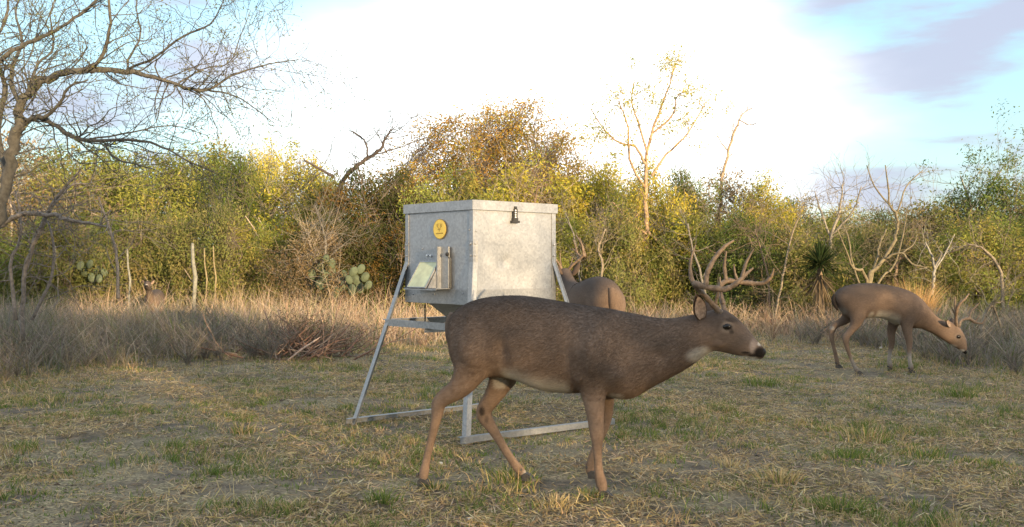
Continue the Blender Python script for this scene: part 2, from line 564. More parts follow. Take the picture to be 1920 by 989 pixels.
# shorter growth that leads into the tall grass
b = MB()
n = 42000
x, y = in_view(n, 7, 17, power=1)
e = edge(x / y) + (fbm(x, y, .9, 61) - .5) * 3
keep = (y > e - 3) & (y < e + 1.2) & (rng.random(n) < np.clip((y - e + 3) * .4, .05, 1)) & (fbm(x, y, .45, 62) > .42)
x, y, e = x[keep], y[keep], e[keep]; n = len(x)
hh = rng.uniform(.04, .11, n) + .14 * np.clip((y - e + 2) / 3, 0, 1) * rng.random(n)
b.blades(put(x, y), hh, rng.uniform(.002, .004, n), rng.uniform(.2, 1.5, n), 3, pal(n, STRAW + STRAW + GREY + GREEN))
obj('edge_grass', b.mesh('edge_grass'), M['grass'], kind='stuff', label='short ragged grass where the clearing meets the tall growth', cat='grass')

# twiggy grey weeds
b = MB()


def weeds(n, y0, y1, sel, hlo, hhi, cols, per=26):
    x, y = in_view(n, y0, y1, power=.9)
    k = sel(x, y); x, y = x[k], y[k]
    P0, P1, rr, cl = [], [], [], []
    for X_, Y_ in zip(x, y):
        hgt = random.uniform(hlo, hhi)
        base_ = np.array([X_, Y_, 0.])
        a = rng.random(per) * 6.28; t = rng.uniform(.2, 1, per)
        st_ = base_ + np.stack([np.cos(a) * t * .12 * hgt, np.sin(a) * t * .12 * hgt, t * hgt * .35], 1)
        en = base_ + np.stack([np.cos(a) * t * .6 * hgt, np.sin(a) * t * .6 * hgt, t * hgt * rng.uniform(.6, 1, per)], 1)
        # side twigs
        m = per * 2
        ii = rng.integers(0, per, m); f = rng.uniform(.3, 1, m)[:, None]
        s0 = st_[ii] * (1 - f) + en[ii] * f
        s1 = s0 + rng.normal(0, .09 * hgt, (m, 3)) + np.array([0, 0, .05 * hgt])
        P0 += [np.broadcast_to(base_, (per, 3)), st_, s0]; P1 += [st_, en, s1]
        rr += [np.full(per, .0035), np.full(per, .0028), np.full(m, .002)]
        cl.append(pal(per * 2 + m, cols))
    b.segs(np.vstack(P0), np.vstack(P1), np.concatenate(rr), np.concatenate(rr) * .6, 3, np.vstack(cl))


weeds(950, 9.5, 17, lambda x, y: (y > edge(x / y) - .5) & ((x / y < -.18) | (x / y > .3)), .3, .75, GREY)
weeds(420, 9.5, 17, lambda x, y: (y > edge(x / y) - .3) & (x / y > -.25) & (x / y < .35), .3, .55, PINKY + [(.25, .14, .10)])
obj('grey_weeds', b.mesh('grey_weeds'), M['grass'], kind='stuff', label='dead grey twiggy weeds at the edge of the clearing', cat='weeds')

# ------------------------------------------------------------------ feeder
s_, c_ = math.sin(R(41.8)), math.cos(R(41.8))
CN = np.array([(887 - CX) / F * 6.5, 6.5, 0])            # near corner of the hopper
WB = .1187 * 6.5
eL, eR = np.array([-s_, c_, 0]), np.array([c_, s_, 0])
nL, nR = np.array([-c_, -s_, 0]), np.array([s_, -c_, 0])
up = np.array([0, 0, 1.])
ctr = CN + (eL + eR) * WB / 2
feeder = empty('deer_feeder', tuple(ctr), 0, 'square galvanised steel game feeder on four splayed legs behind the big buck', 'deer feeder')


def fo(name, b, mat, parent=None, **k):
    me = b.mesh(name)
    me.transform(__import__('mathutils').Matrix.Translation(Vector(-ctr)))
    return obj(name, me, mat, parent or feeder, **k)


def on_face(px, py, side, off=0):
    """where the ray through a pixel meets the left or right face of the hopper"""
    nrm = nL if side == 'L' else nR
    d = np.array([(px - CX) / F, 1, (HY - py) / F]); o = np.array([0, 0, H])
    t = np.dot(CN + nrm * off - o, nrm) / np.dot(d, nrm)
    return o + d * t


ZT, ZB = 1.585, .905
lidz = 1.18 + 119.5 / F * 6.5


def face_panel(name, p0, e, nrm, sd=None):
    """sheet with a return flange along the bottom, gently oil-canned"""
    b = MB()
    nu, nv = 24, 22
    V = []
    for q in range(nv + 1):
        for p in range(nu + 1):
            u, v = p / nu, q / nv
            bul = .006 * math.sin(math.pi * u) * math.sin(math.pi * v) * math.sin(2.3 * u + 4 * v + len(name))
            if sd is not None:
                P_ = p0 + e * WB * u + up * (ZB + (ZT - ZB) * v - p0[2]); dd = np.linalg.norm(P_ - sd)
                bul -= .018 * math.exp(-(dd / .02) ** 2)
            V.append(p0 + e * WB * u + up * (ZB + (ZT - ZB) * v) + nrm * bul)
    nf = len(V)
    V += [v_ - nrm * .004 for v_ in V]
    q_, p_ = np.meshgrid(np.arange(nv), np.arange(nu), indexing='ij'); k = (q_ * (nu + 1) + p_).ravel()
    Fq_ = np.stack([k, k + 1, k + nu + 2, k + nu + 1], 1)
    if np.dot(np.cross(e, up), nrm) < 0: Fq_ = Fq_[:, ::-1]
    b.add(V, np.vstack([Fq_, Fq_[:, ::-1] + nf]))
    me = b.mesh(name); me.polygons.foreach_set('use_smooth', [True] * len(me.polygons))
    me.transform(__import__('mathutils').Matrix.Translation(Vector(-ctr)))
    return obj(name, me, M['galv'], feeder)


dent = on_face(945, 491, 'R')
face_panel('side_panel', CN, eL, nL)
face_panel('side_panel', CN, eR, nR, dent)
face_panel('side_panel', CN + eL * WB, eR, -nR)
face_panel('side_panel', CN + eR * WB, eL, -nL)
# lid: a shallow tray with a turned-down rim and a low rise in the middle
b = MB()
o_ = .012
lc = CN - (eL + eR) * o_; wl = WB + 2 * o_
zr0, zr1 = lidz - .066, lidz
for p0, e, nn in ((lc, eL, nL), (lc, eR, nR), (lc + eL * wl, eR, -nR), (lc + eR * wl, eL, -nL)):
    b.box(p0 + e * wl / 2 + up * (zr0 + zr1) / 2 + nn * .002, e * (wl / 2 + .003), nn * .0035, up * (zr1 - zr0) / 2)
cc_ = lc + (eL + eR) * wl / 2
P = [lc + up * (zr1 - .003), lc + eR * wl + up * (zr1 - .003), lc + (eL + eR) * wl + up * (zr1 - .003), lc + eL * wl + up * (zr1 - .003), cc_ + up * (zr1 + .012)]
b.add(P, None, [[0, 1, 4], [1, 2, 4], [2, 3, 4], [3, 0, 4]])
fo('lid', b, M['galv'])
# corner seams
for p0, e1, e2, n1, n2 in ((CN, eL, eR, nL, nR), (CN + eL * WB, -eL, eR, nL, -nR), (CN + eR * WB, eL, -eR, -nL, nR), (CN + (eL + eR) * WB, -eL, -eR, -nL, -nR)):
    b = MB()
    zc, zh = (ZT + ZB) / 2, (ZT - ZB) / 2 - .004
    b.box(p0 + e1 * .014 + n1 * .004 + up * zc, e1 * .019, n1 * .002, up * zh)
    b.box(p0 + e2 * .014 + n2 * .004 + up * zc, e2 * .019, n2 * .002, up * zh)
    fo('corner_seam', b, M['galv'])
# bottom band, funnel, spout
b = MB()
for p0, e, nn in ((CN, eL, nL), (CN, eR, nR), (CN + eL * WB, eR, -nR), (CN + eR * WB, eL, -nL)):
    b.box(p0 + e * WB / 2 + up * (ZB + .045) + nn * .006, e * (WB / 2 + .004), nn * .003, up * .052)
fo('bottom_band', b, M['galv_dull'])
b = MB()
top = [ctr + (sx * eL + sy * eR) * WB * .36 + up * (ZB - .008) for sx, sy in ((-1, -1), (-1, 1), (1, 1), (1, -1))]
bot = [ctr + (sx * eL + sy * eR) * .06 + up * .66 for sx, sy in ((-1, -1), (-1, 1), (1, 1), (1, -1))]
b.hexa(bot + top)
fl = [ctr + (sx * eL + sy * eR) * WB * .49 + up * (ZB + .01) for sx, sy in ((-1, -1), (-1, 1), (1, 1), (1, -1))]
fl2 = [v_ - up * .02 for v_ in fl]
b.hexa(fl2 + fl)
fo('funnel', b, M['galv'])
# legs of angle iron: hopper corner -> bend -> foot
feet = [np.array([(873 - CX) / F * 6.24, 6.24, 0]), np.array([(658 - CX) / F * 7.02, 7.02, 0]),
        np.array([(1143 - CX) / F * 6.95, 6.95, 0]), np.array([-.14, 7.85, 0])]
corners = [(CN, eL, eR, nL, nR), (CN + eL * WB, -eL, eR, nL, -nR), (CN + eR * WB, eL, -eR, -nL, nR), (CN + (eL + eR) * WB, -eL, -eR, -nL, -nR)]


def angle_iron(b, pts, e1, e2, wd=.042, th=.005):
    for A, B in zip(pts[:-1], pts[1:]):
        for e, f in ((e1, e2), (e2, e1)):
            P = []
            for Q in (A, B):
                P += [Q + f * 0, Q + e * wd, Q + e * wd + f * th, Q + f * th] if e is e1 else [Q + f * th, Q + e * wd + f * 0, Q + e * wd + f * th, Q + f * th * 1.02 + e * th]
            b.hexa(P)


ztop, zbend = 1.335, 1.19
leg_at = []
for (p0, e1, e2, n1, n2), ft in zip(corners, feet):
    o3 = (n1 + n2) * .008
    A = p0 + o3 + up * ztop; B = p0 + o3 + up * zbend; Q = ft + up * .005
    b = MB(); angle_iron(b, [A, B, Q], e1, e2)
    lg = fo('leg', b, M['galv_dull'])
    for zz in (ztop - .02, ztop - .10):
        for e_, n_ in ((e1, n1), (e2, n2)):
            ce = p0 + o3 + e_ * .022 + up * zz
            bb = MB(); bb.tube([ce + n_ * .0, ce + n_ * .007], .007, 6)
            fo('bolt', bb, M['galv'], None).parent = lg
    leg_at.append(lambda z, B=B, Q=Q: Q + (B - Q) * (z - Q[2]) / (B[2] - Q[2]))


def flatbar(name, A, B, hgt=.04, th=.004, flange=None):
    b = MB()
    d = B - A; l = np.linalg.norm(d); d /= l
    sd_ = np.cross(d, up); sd_ /= np.linalg.norm(sd_)
    b.box((A + B) / 2, d * l / 2, sd_ * th / 2, up * hgt / 2)
    if flange: b.box((A + B) / 2 + up * (hgt / 2 + .002) + sd_ * flange * .018, d * l / 2, sd_ * .02, up * .0022)
    return fo(name, b, M['galv_dull'])


zs = .745
for a_, b_, f_ in ((0, 1, 1), (0, 2, -1), (1, 3, -1), (2, 3, 1)):
    A, B = leg_at[a_](zs), leg_at[b_](zs)
    d = (B - A) / np.linalg.norm(B - A)
    flatbar('cross_bar', A + d * .006, B - d * .006, .042, .004, f_)
for a_, b_ in ((0, 2), (1, 3)):
    A, B = feet[a_] + up * .03, feet[b_] + up * .03
    d = (B - A) / np.linalg.norm(B - A)
    flatbar('skid', A - d * .04, B + d * .05, .036, .005, -1 if a_ == 0 else 1)
# motor housing, spinner plate, rods
A, B = (leg_at[0](zs - .035) + leg_at[1](zs - .035)) / 2, (leg_at[2](zs - .035) + leg_at[3](zs - .035)) / 2
flatbar('motor_bar', A, B, .03, .004, 1)
b = MB(); b.box(ctr + up * .60, eL * .075, eR * .075, up * .05); fo('motor_housing', b, M['galv'])
b = MB(); b.tube([ctr + up * .545, ctr + up * .538], .14, 20)
for k_ in range(4):
    a = k_ * math.pi / 2 + .4; dd = np.array([math.cos(a), math.sin(a), 0])
    b.box(ctr + dd * .085 + up * .552, dd * .05, np.cross(up, dd) * .002, up * .010)
fo('spinner_plate', b, M['galv'])
b = MB(); b.tube([ctr + up * .65, ctr + up * .545], .006, 6); fo('shaft', b, M['black_rubber'])
for px_ in (797,):
    Pt = on_face(px_, 571, 'L', -.05); b = MB(); b.tube([Pt, Pt * [1, 1, 0] + up * (zs + .01)], .006, 6); fo('hanger_rod', b, M['black_rubber'])
# sticker: yellow disc with a small antlered mark over a line of tiny worn print
sc0 = on_face(824.5, 430, 'L', .013); rr_ = 17 / F * np.linalg.norm(sc0[:2]) * 1.06


def disc(b, c, r, k=28, th=.0012):
    a = np.arange(k) / k * 2 * math.pi
    ring = [c + eL * -math.cos(q) * r * 1.06 + up * math.sin(q) * r for q in a]
    V = ring + [v_ + nL * th for v_ in ring] + [c + nL * th]
    b.add(V, [[q, (q + 1) % k, k + (q + 1) % k, k + q] for q in range(k)], [[2 * k, k + q, k + (q + 1) % k] for q in range(k)])


b = MB(); disc(b, sc0 + nL * .0, rr_ * 1.05); stk_r = fo('sticker', b, M['ink'])
b = MB(); disc(b, sc0 + nL * .0014, rr_ * .98); stk = fo('sticker_face', b, M['yellow'], None); stk.parent = stk_r
b = MB()
xr = -eL


def ink(x0, z0, x1, z1, wd=.002):
    A = sc0 + nL * .0034 + (xr * x0 + up * z0) * rr_; B = sc0 + nL * .0034 + (xr * x1 + up * z1) * rr_
    d = (B - A) / np.linalg.norm(B - A); b.box((A + B) / 2, (B - A) / 2, np.cross(d, nL) * wd / 2, nL * .0004)


for sg in (-1, 1):
    ink(0, -.05, sg * .22, .18, .004); ink(sg * .22, .18, sg * .42, .30); ink(sg * .42, .30, sg * .40, .55); ink(sg * .22, .18, sg * .12, .60)
    ink(sg * .30, .24, sg * .28, .58); ink(0, -.10, sg * .30, .0)
ink(0, .05, 0, -.28, .006)
for k_ in range(9):
    xx = -.56 + k_ * .135
    ink(xx, -.44, xx + .09, -.44, .007)
mk = fo('sticker_print', b, M['ink']); mk.parent = stk_r
# sloping solar panel in its bracket on the left face
def FL(px_, py_, off): return on_face(px_, py_, 'L', off)
tpl, tpr = FL(789, 492, .02), FL(823, 492, .02)
wz = tpr - tpl
pz = H + (HY - 541) / F * 6.75
bl = tpl + nL * .115; bl[2] = pz + .004
br = tpr + nL * .115; br[2] = pz + .004
nn = np.cross(br - bl, tpl - bl); nn /= np.linalg.norm(nn)
if np.dot(nn, up) < 0: nn = -nn
b = MB(); b.box((bl + tpr) / 2, (br - bl) / 2, (tpl - bl) / 2, nn * .005); sp_ = fo('solar_panel', b, M['solar'])
b = MB()
for A, B in ((bl, br), (tpl, tpr), (bl, tpl), (br, tpr)):
    d = B - A; d_ = d / np.linalg.norm(d); q = np.cross(d_, nn); b.box((A + B) / 2 + nn * .003, d / 2, q * .003, nn * .006)
fr_ = fo('panel_frame', b, M['galv']); fr_.parent = sp_
b = MB()
wl_, wr_ = FL(783, 541, .012), FL(843, 541, .012); wl_[2] = wr_[2] = pz
b.box((wl_ + wr_) / 2 + nL * .058, (wr_ - wl_) / 2, nL * .062, up * .003)            # tray floor
b.box((wl_ + wr_) / 2 + nL * .118 - up * .004, (wr_ - wl_) / 2, nL * .002, up * .007)
for q in (tpr + xr * .012, tpl - xr * .006):                                             # triangular cheeks
    a0 = q.copy(); a1 = q.copy(); a1[2] = pz + .003; a2 = a1 + nL * .11
    V = [a0, a1, a2, a0 + xr * .003, a1 + xr * .003, a2 + xr * .003]
    b.add(V, [[0, 1, 4, 3], [1, 2, 5, 4], [2, 0, 3, 5]], [[0, 2, 1], [3, 4, 5]])
fo('panel_bracket', b, M['galv'])
b = MB()
A, B = FL(829, 463, .014), FL(843, 463, .014)
zt_ = A[2]
mid = (A + B) / 2; mid[2] = (zt_ + pz) / 2
b.box(mid + nL * .006, (B - A) * np.array([1, 1, 0]) / 2, nL * .006, up * (zt_ - pz) / 2)
b.box(mid + nL * .022 - (B - A) * np.array([1, 1, 0]) * .55, (B - A) * np.array([1, 1, 0]) * .08, nL * .022, up * (zt_ - pz) / 2)
fo('control_plate', b, M['galv_dull'])
b = MB(); q = FL(840, 477, .026); b.tube([q, q + nL * .014], .014, 12); fo('cable_gland', b, M['black_rubber'])
b = MB(); q0, q1 = FL(845, 486, .016), FL(845, 541, .016); b.tube([q, (q + q0) / 2 + nL * .01, q0, (q0 + q1) / 2, q1], .004, 6); fo('cable', b, M['black_rubber'])
b = MB()
for px_ in (801, 808):
    q = FL(px_, 480, .008); b = MB(); b.tube([q, q + nL * .008], .008, 8); fo('wing_nut', b, M['white_ink'])
# latch
b = MB()
q = on_face(966, 404, 'R', .02)
b.box(q + up * .012, eR * .016, nR * .008, up * .034); b.box(q - up * .046, eR * .034, nR * .012, up * .008); b.box(q + up * .05 + nR * .002, eR * .010, nR * .006, up * .012)
b.box(q - up * .028, eR * .021, nR * .009, up * .010)
lt = fo('latch', b, M['black_rubber'])
b = MB()
for k_ in range(4): b.box(q + up * (.034 - k_ * .016) + nR * .009 - eR * .004, eR * .005, nR * .0015, up * .004)
lp = fo('latch_print', b, M['white_ink']); lp.parent = lt
# rivets
for side, pts in (('L', [(880, 431), (881, 459), (792, 467), (775, 552), (815, 552), (868, 551)]), ('R', [(893, 434), (894, 505)])):
    for (a_, b_) in pts:
        q = on_face(a_, b_, side, .009); n_ = nL if side == 'L' else nR
        b = MB(); b.tube([q, q + n_ * .004], .0055, 6); fo('rivet', b, M['galv'])

# ------------------------------------------------------------------ deer


class Frame:
    """local axes of an animal: x forward, y to its left, z up"""
    def __init__(s, ox, oy, yaw):
        s.o = np.array([ox, oy, 0.]); s.yaw = yaw
        s.f = np.array([math.cos(yaw), math.sin(yaw), 0]); s.n = np.array([-math.sin(yaw), math.cos(yaw), 0])

    def p(s, px, py, lat=0.0):
        d = np.array([(px - CX) / F, 1, (HY - py) / F]); o = np.array([0, 0, H])
        t = (np.dot(s.o, s.n) + lat - np.dot(o, s.n)) / np.dot(d, s.n)
        w_ = o + d * t - s.o
        return np.array([np.dot(w_, s.f), lat, w_[2]])


def ring_loft(b, st, k=28):
    """st: list of (top, bottom, half width, upper taper)"""
    a = np.arange(k) / k * 2 * math.pi
    V = []
    for tp, bt, wd, tq in st:
        c = (tp + bt) / 2; u = (tp - bt) / 2
        ca, sa = np.cos(a), np.sin(a)
        sa2 = np.sign(sa) * np.abs(sa) ** .9
        V.append(c + ca[:, None] * u + (sa2 * wd * (1 - tq * ca))[:, None] * np.array([0, 1, 0]))
    n = len(V)
    c0 = (st[0][0] + st[0][1]) / 2; c1 = (st[-1][0] + st[-1][1]) / 2
    V = np.vstack(V + [c0, c1])
    i = np.arange(n - 1)[:, None] * k; j = np.arange(k)[None]; j2 = (j + 1) % k
    Fq_ = np.stack([i + j, i + j2, i + k + j2, i + k + j], -1).reshape(-1, 4)
    Ft = [[n * k, (q + 1) % k, q] for q in range(k)] + [[n * k + 1, (n - 1) * k + q, (n - 1) * k + (q + 1) % k] for q in range(k)]
    b.add(V, Fq_, Ft)


def dense(st, m=4):
    """smooth interpolation (Catmull-Rom) of rows of numbers"""
    A = np.array(st, float); n = len(A); outp = []
    for i_ in range(n - 1):
        p0, p1, p2, p3 = A[max(i_ - 1, 0)], A[i_], A[i_ + 1], A[min(i_ + 2, n - 1)]
        for q in range(m):
            t = q / m
            outp.append(.5 * ((2 * p1) + (-p0 + p2) * t + (2 * p0 - 5 * p1 + 4 * p2 - p3) * t * t + (-p0 + 3 * p1 - 3 * p2 + p3) * t ** 3))
    outp.append(A[-1])
    return np.array(outp)


def limb(b, st, k=18):
    """st rows: x y z rfore rlat"""
    A = dense(st, 4)
    P = A[:, :3]; T = np.gradient(P, axis=0); T /= np.linalg.norm(T, axis=1)[:, None]
    a = np.arange(k) / k * 2 * math.pi; V = []
    for q in range(len(P)):
        S = np.array([0, 1., 0]); S -= T[q] * np.dot(S, T[q]); S /= np.linalg.norm(S); Fd = np.cross(S, T[q])
        V.append(P[q] + (np.cos(a) * A[q, 3])[:, None] * Fd + (np.sin(a) * A[q, 4])[:, None] * S)
    n = len(V); V = np.vstack(V + [P[0], P[-1]])
    i = np.arange(n - 1)[:, None] * k; j = np.arange(k)[None]; j2 = (j + 1) % k
    Fq_ = np.stack([i + j, i + j2, i + k + j2, i + k + j], -1).reshape(-1, 4)
    Ft = [[n * k, (q + 1) % k, q] for q in range(k)] + [[n * k + 1, (n - 1) * k + q, (n - 1) * k + (q + 1) % k] for q in range(k)]
    b.add(V, Fq_, Ft)


def blob(b, c, r, k=16):
    V = []; r = np.asarray(r)
    for q in range(1, k // 2):
        ph = q / (k // 2) * math.pi
        for p_ in range(k):
            th = p_ / k * 2 * math.pi
            V.append(np.array([math.sin(ph) * math.cos(th), math.sin(ph) * math.sin(th), math.cos(ph)]) * r + c)
    m = k // 2 - 1
    i = np.arange(m - 1)[:, None] * k; j = np.arange(k)[None]; j2 = (j + 1) % k
    Fq_ = np.stack([i + j, i + k + j, i + k + j2, i + j2], -1).reshape(-1, 4)
    V += [np.array(c) + [0, 0, r[2]], np.array(c) - [0, 0, r[2]]]
    Ft = [[m * k, q, (q + 1) % k] for q in range(k)] + [[m * k + 1, (m - 1) * k + (q + 1) % k, (m - 1) * k + q] for q in range(k)]
    b.add(V, Fq_, Ft)


def remesh(raw, voxel, it):
    tmp = bpy.data.objects.new('tmp', raw); C.objects.link(tmp)
    m = tmp.modifiers.new('r', 'REMESH'); m.mode = 'VOXEL'; m.voxel_size = voxel; m.use_smooth_shade = True
    s2 = tmp.modifiers.new('s', 'SMOOTH'); s2.factor = .5; s2.iterations = it
    dg = bpy.context.evaluated_depsgraph_get()
    me = bpy.data.meshes.new_from_object(tmp.evaluated_get(dg))
    bpy.data.objects.remove(tmp)
    me.materials.clear()
    return me


BROWN, BACK, TAN, WHITE, DARK = np.array([.150, .108, .084]), np.array([.072, .057, .050]), np.array([.225, .155, .110]), np.array([.60, .56, .50]), np.array([.02, .016, .014])


def sm(x, a, b_):
    t = np.clip((x - a) / (b_ - a), 0, 1); return t * t * (3 - 2 * t)


def ear(b, bi, base_, tip, opening, Wd, cup=.35):
    """cupped leaf-shaped ear: outer shell into b, lining into bi"""
    ax = tip - base_; Ln = np.linalg.norm(ax); ax /= Ln
    op = opening - ax * np.dot(opening, ax); op /= np.linalg.norm(op); sd_ = np.cross(ax, op)
    nu, nv = 10, 8

    def grid(off, scale):
        V = []
        for i_ in range(nu + 1):
            t = i_ / nu
            wd = Wd * scale * (math.sin(math.pi * (t * .86 + .10)) ** .75) * (1 - .25 * t)
            if i_ == nu: wd *= .25
            for j_ in range(nv + 1):
                s0 = j_ / nv * 2 - 1
                V.append(base_ + ax * Ln * (t * scale + (1 - scale) * .4) + sd_ * wd * s0 + op * (wd * cup * (s0 * s0 - 1) + off + .01 * t))
        return np.array(V)
    q_, p_ = np.meshgrid(np.arange(nu), np.arange(nv), indexing='ij'); k = (q_ * (nv + 1) + p_).ravel()
    Fq_ = np.stack([k, k + 1, k + nv + 2, k + nv + 1], 1)
    A, B = grid(0, 1), grid(-.006, 1)
    m = len(A)
    rim = []
    edge_ = [i_ * (nv + 1) for i_ in range(nu + 1)] + [nu * (nv + 1) + j_ for j_ in range(1, nv + 1)] + [i_ * (nv + 1) + nv for i_ in range(nu - 1, -1, -1)]
    for a_, b2 in zip(edge_[:-1], edge_[1:]): rim.append([a_, b2, b2 + m, a_ + m])
    b.add(np.vstack([A, B]), np.vstack([Fq_, Fq_[:, ::-1] + m, rim]))
    bi.add(grid(.003, .86), Fq_)


def hoof(b, p, fwd):
    """two cleats and a pair of dewclaws"""
    f = np.array([fwd[0], fwd[1], 0.]); f /= np.linalg.norm(f); s0 = np.cross(up, f)
    for sg in (-1, 1):
        c = p + s0 * sg * .0125
        rows = []
        for t, ww, hh_ in ((-.024, .010, .030), (-.005, .0125, .042), (.018, .0115, .034), (.038, .007, .015), (.048, .0025, .005)):
            q = c + f * t + s0 * sg * (-.002 if t > .03 else 0)
            rows.append([q - s0 * ww, q + s0 * ww, q + s0 * ww * .8 + up * hh_, q - s0 * ww * .8 + up * hh_])
        V = np.array(rows).reshape(-1, 3)
        Fq_ = [[0, 1, 2, 3], [16, 19, 18, 17]]
        for i_ in range(4):
            for j_ in range(4): Fq_.append([i_ * 4 + j_, i_ * 4 + 4 + j_, i_ * 4 + 4 + (j_ + 1) % 4, i_ * 4 + (j_ + 1) % 4])
        b.add(V, Fq_)
        blob(b, p - f * .028 + s0 * sg * .013 + up * .055, (.008, .007, .011), 8)


def make_deer(spec, frame_loc, yaw, label, voxel=.007, it=5, fur=0):
    root = empty('deer', frame_loc, yaw, label, 'deer')
    b = MB()
    rows = dense([list(t) + list(q) + [w_, tq] for t, q, w_, tq in spec['body']], 4)
    ring_loft(b, [(r_[:3], r_[3:6], r_[6], r_[7]) for r_ in rows])
    for lg in spec['legs']: limb(b, lg)
    for c, r_ in spec.get('blobs', []): blob(b, c, r_)
    raw = b.mesh('raw')
    me = remesh(raw, voxel, it)
    me.name = 'body'
    n = len(me.vertices)
    V = np.zeros(n * 3, np.float32); me.vertices.foreach_get('co', V); V = V.reshape(-1, 3)
    Nn = np.zeros(n * 3, np.float32); me.vertex_normals.foreach_get('vector', Nn); Nn = Nn.reshape(-1, 3)
    E = np.zeros(len(me.edges) * 2, np.int32); me.edges.foreach_get('vertices', E); E = E.reshape(-1, 2)
    deg = np.bincount(E.ravel(), minlength=n).astype(float)
    zt = spec['ztop']
    wgt = (sm(V[:, 2], zt - .50, zt - .40) * (1 - sm(V[:, 0], spec['head_x'] - .12, spec['head_x'])))[:, None] * .6
    Vd = V.astype(float)
    for _ in range(spec.get('smooth', 45)):
        av = np.stack([np.bincount(E[:, 0], Vd[E[:, 1], q], n) + np.bincount(E[:, 1], Vd[E[:, 0], q], n) for q in range(3)], 1) / deg[:, None]
        Vd = Vd + (av - Vd) * wgt
    Vd += Nn * (wgt / .6) * .004
    for c, rx, rz, am in spec.get('muscle', []):
        d2 = ((Vd[:, 0] - c[0]) / rx) ** 2 + ((Vd[:, 2] - c[2]) / rz) ** 2
        Vd += Nn * (am * 1.6 * np.exp(-d2) * np.abs(Nn[:, 1]))[:, None]
    V = Vd.astype(np.float32); me.vertices.foreach_set('co', V.ravel()); me.update()
    me.vertex_normals.foreach_get('vector', Nn_ := np.zeros(n * 3, np.float32)); Nn = Nn_.reshape(-1, 3)
    # coat colour
    nz_ = fbm(V[:, 0] + V[:, 1], V[:, 2], .06, 5)[:, None] - .5
    zt = spec['ztop']
    col = BROWN + (BACK - BROWN) * sm(V[:, 2] + nz_[:, 0] * .1, zt - .22, zt - .01)[:, None]
    col = col + (TAN - col) * (.85 * (1 - sm(V[:, 2], zt - .62, zt - .30)))[:, None]
    for c, r_, cl_, s0 in spec['patches']:
        d = np.linalg.norm((V - c) / r_, axis=1)
        col = col + (cl_ - col) * (s0 * (1 - sm(d + nz_[:, 0] * .35, .45, 1.12)))[:, None]
    # pale belly line and inner legs
    hx = spec['belly']
    bel = sm(-Nn[:, 2], .35, .85) * sm(V[:, 0], hx[0], hx[0] + .05) * (1 - sm(V[:, 0], hx[1] - .05, hx[1])) * sm(V[:, 2], hx[2], hx[2] + .04)
    col = col + (WHITE * .8 - col) * bel[:, None]
    lf_ = fbm(V[:, 0] * 1.0 + 3, V[:, 2] * 1.4 + V[:, 1], .22, 8)[:, None] - .5
    col = col * (1 + nz_ * .40 + lf_ * .5) * spec.get('tone', 1.0)
    setcol(me, col)
    body = obj('body', me, M['fur'], root)
    tris = None
    if fur:
        me.calc_loop_triangles()
        T = np.zeros(len(me.loop_triangles) * 3, np.int32); me.loop_triangles.foreach_get('vertices', T); T = T.reshape(-1, 3)
        A, B, D_ = V[T[:, 0]], V[T[:, 1]], V[T[:, 2]]
        ar = np.linalg.norm(np.cross(B - A, D_ - A), axis=1); pr = ar / ar.sum()
        ii = rng.choice(len(T), fur, p=pr)
        u, v = rng.random(fur), rng.random(fur); sw = u + v > 1; u[sw], v[sw] = 1 - u[sw], 1 - v[sw]
        P = A[ii] + (B - A)[ii] * u[:, None] + (D_ - A)[ii] * v[:, None]
        Nf = Nn[T[ii, 0]]
        flow = np.where((V[T[ii, 0]][:, 2] < zt - .5)[:, None], np.array([[-.15, 0, -1.]]), np.array([[-1., 0, -.45]]))
        flow = flow + rng.normal(0, .16, (fur, 3))
        flow -= Nf * np.sum(flow * Nf, 1)[:, None]; flow /= np.linalg.norm(flow, axis=1)[:, None] + 1e-6
        sd_ = np.cross(flow, Nf)
        hx_ = spec['head_x']
        ln_ = rng.uniform(.010, .020, fur) * np.where(P[:, 0] > hx_, .35, 1) * np.where(P[:, 2] < zt - .5, .5, 1)
        ww = rng.uniform(.0008, .0014, fur)[:, None]
        tip = P + flow * ln_[:, None] + Nf * (ln_ * .22)[:, None]
        P = P - Nf * .001
        VV = np.stack([P - sd_ * ww, P + sd_ * ww, tip], 1).reshape(-1, 3)
        cc2 = col[T[ii, 0]] * rng.uniform(.90, 1.10, (fur, 1))
        fm = mesh('coat_hair', VV, None, np.arange(fur * 3).reshape(-1, 3), np.repeat(cc2, 3, 0))
        obj('coat_hair', fm, M['grass'], root, kind='stuff')
    for lg in spec['legs']:
        hs = 1; b = MB(); p = np.array(lg[-1][:3]); q = np.array(lg[-2][:3])
        wp = np.array(frame_loc) + vl(math.cos(yaw), math.sin(yaw), 0) * p[0] + vl(-math.sin(yaw), math.cos(yaw), 0) * p[1]; p[2] = spec.get('hoof_z', {}).get(spec['legs'].index(lg), 0) + float(gh(wp[0], wp[1])) - frame_loc[2] - .004; hoof(b, p, (1, 0))
        obj('hoof', b.mesh('hoof'), M['hoof'], root)
    for e_ in spec['ears']:
        b, bi = MB(), MB(); ear(b, bi, *e_)
        o_e = obj('ear', (lambda m_: (m_.attributes.remove(m_.attributes['Col']), setcol(m_, BROWN * .45), m_.polygons.foreach_set('use_smooth', [True] * len(m_.polygons)), m_)[3])(b.mesh('ear')), M['fur'], root)
        obj('ear_lining', bi.mesh('ear_lining', True), M['ear_in'], o_e)
    for c in spec['eyes']:
        b = MB(); blob(b, c, (.022, .011, .016), 16); obj('eye', b.mesh('eye', True), M['eye'], root)
    b = MB(); blob(b, spec['nose'][0], spec['nose'][1], 16); obj('nose', b.mesh('nose', True), M['nose'], root)
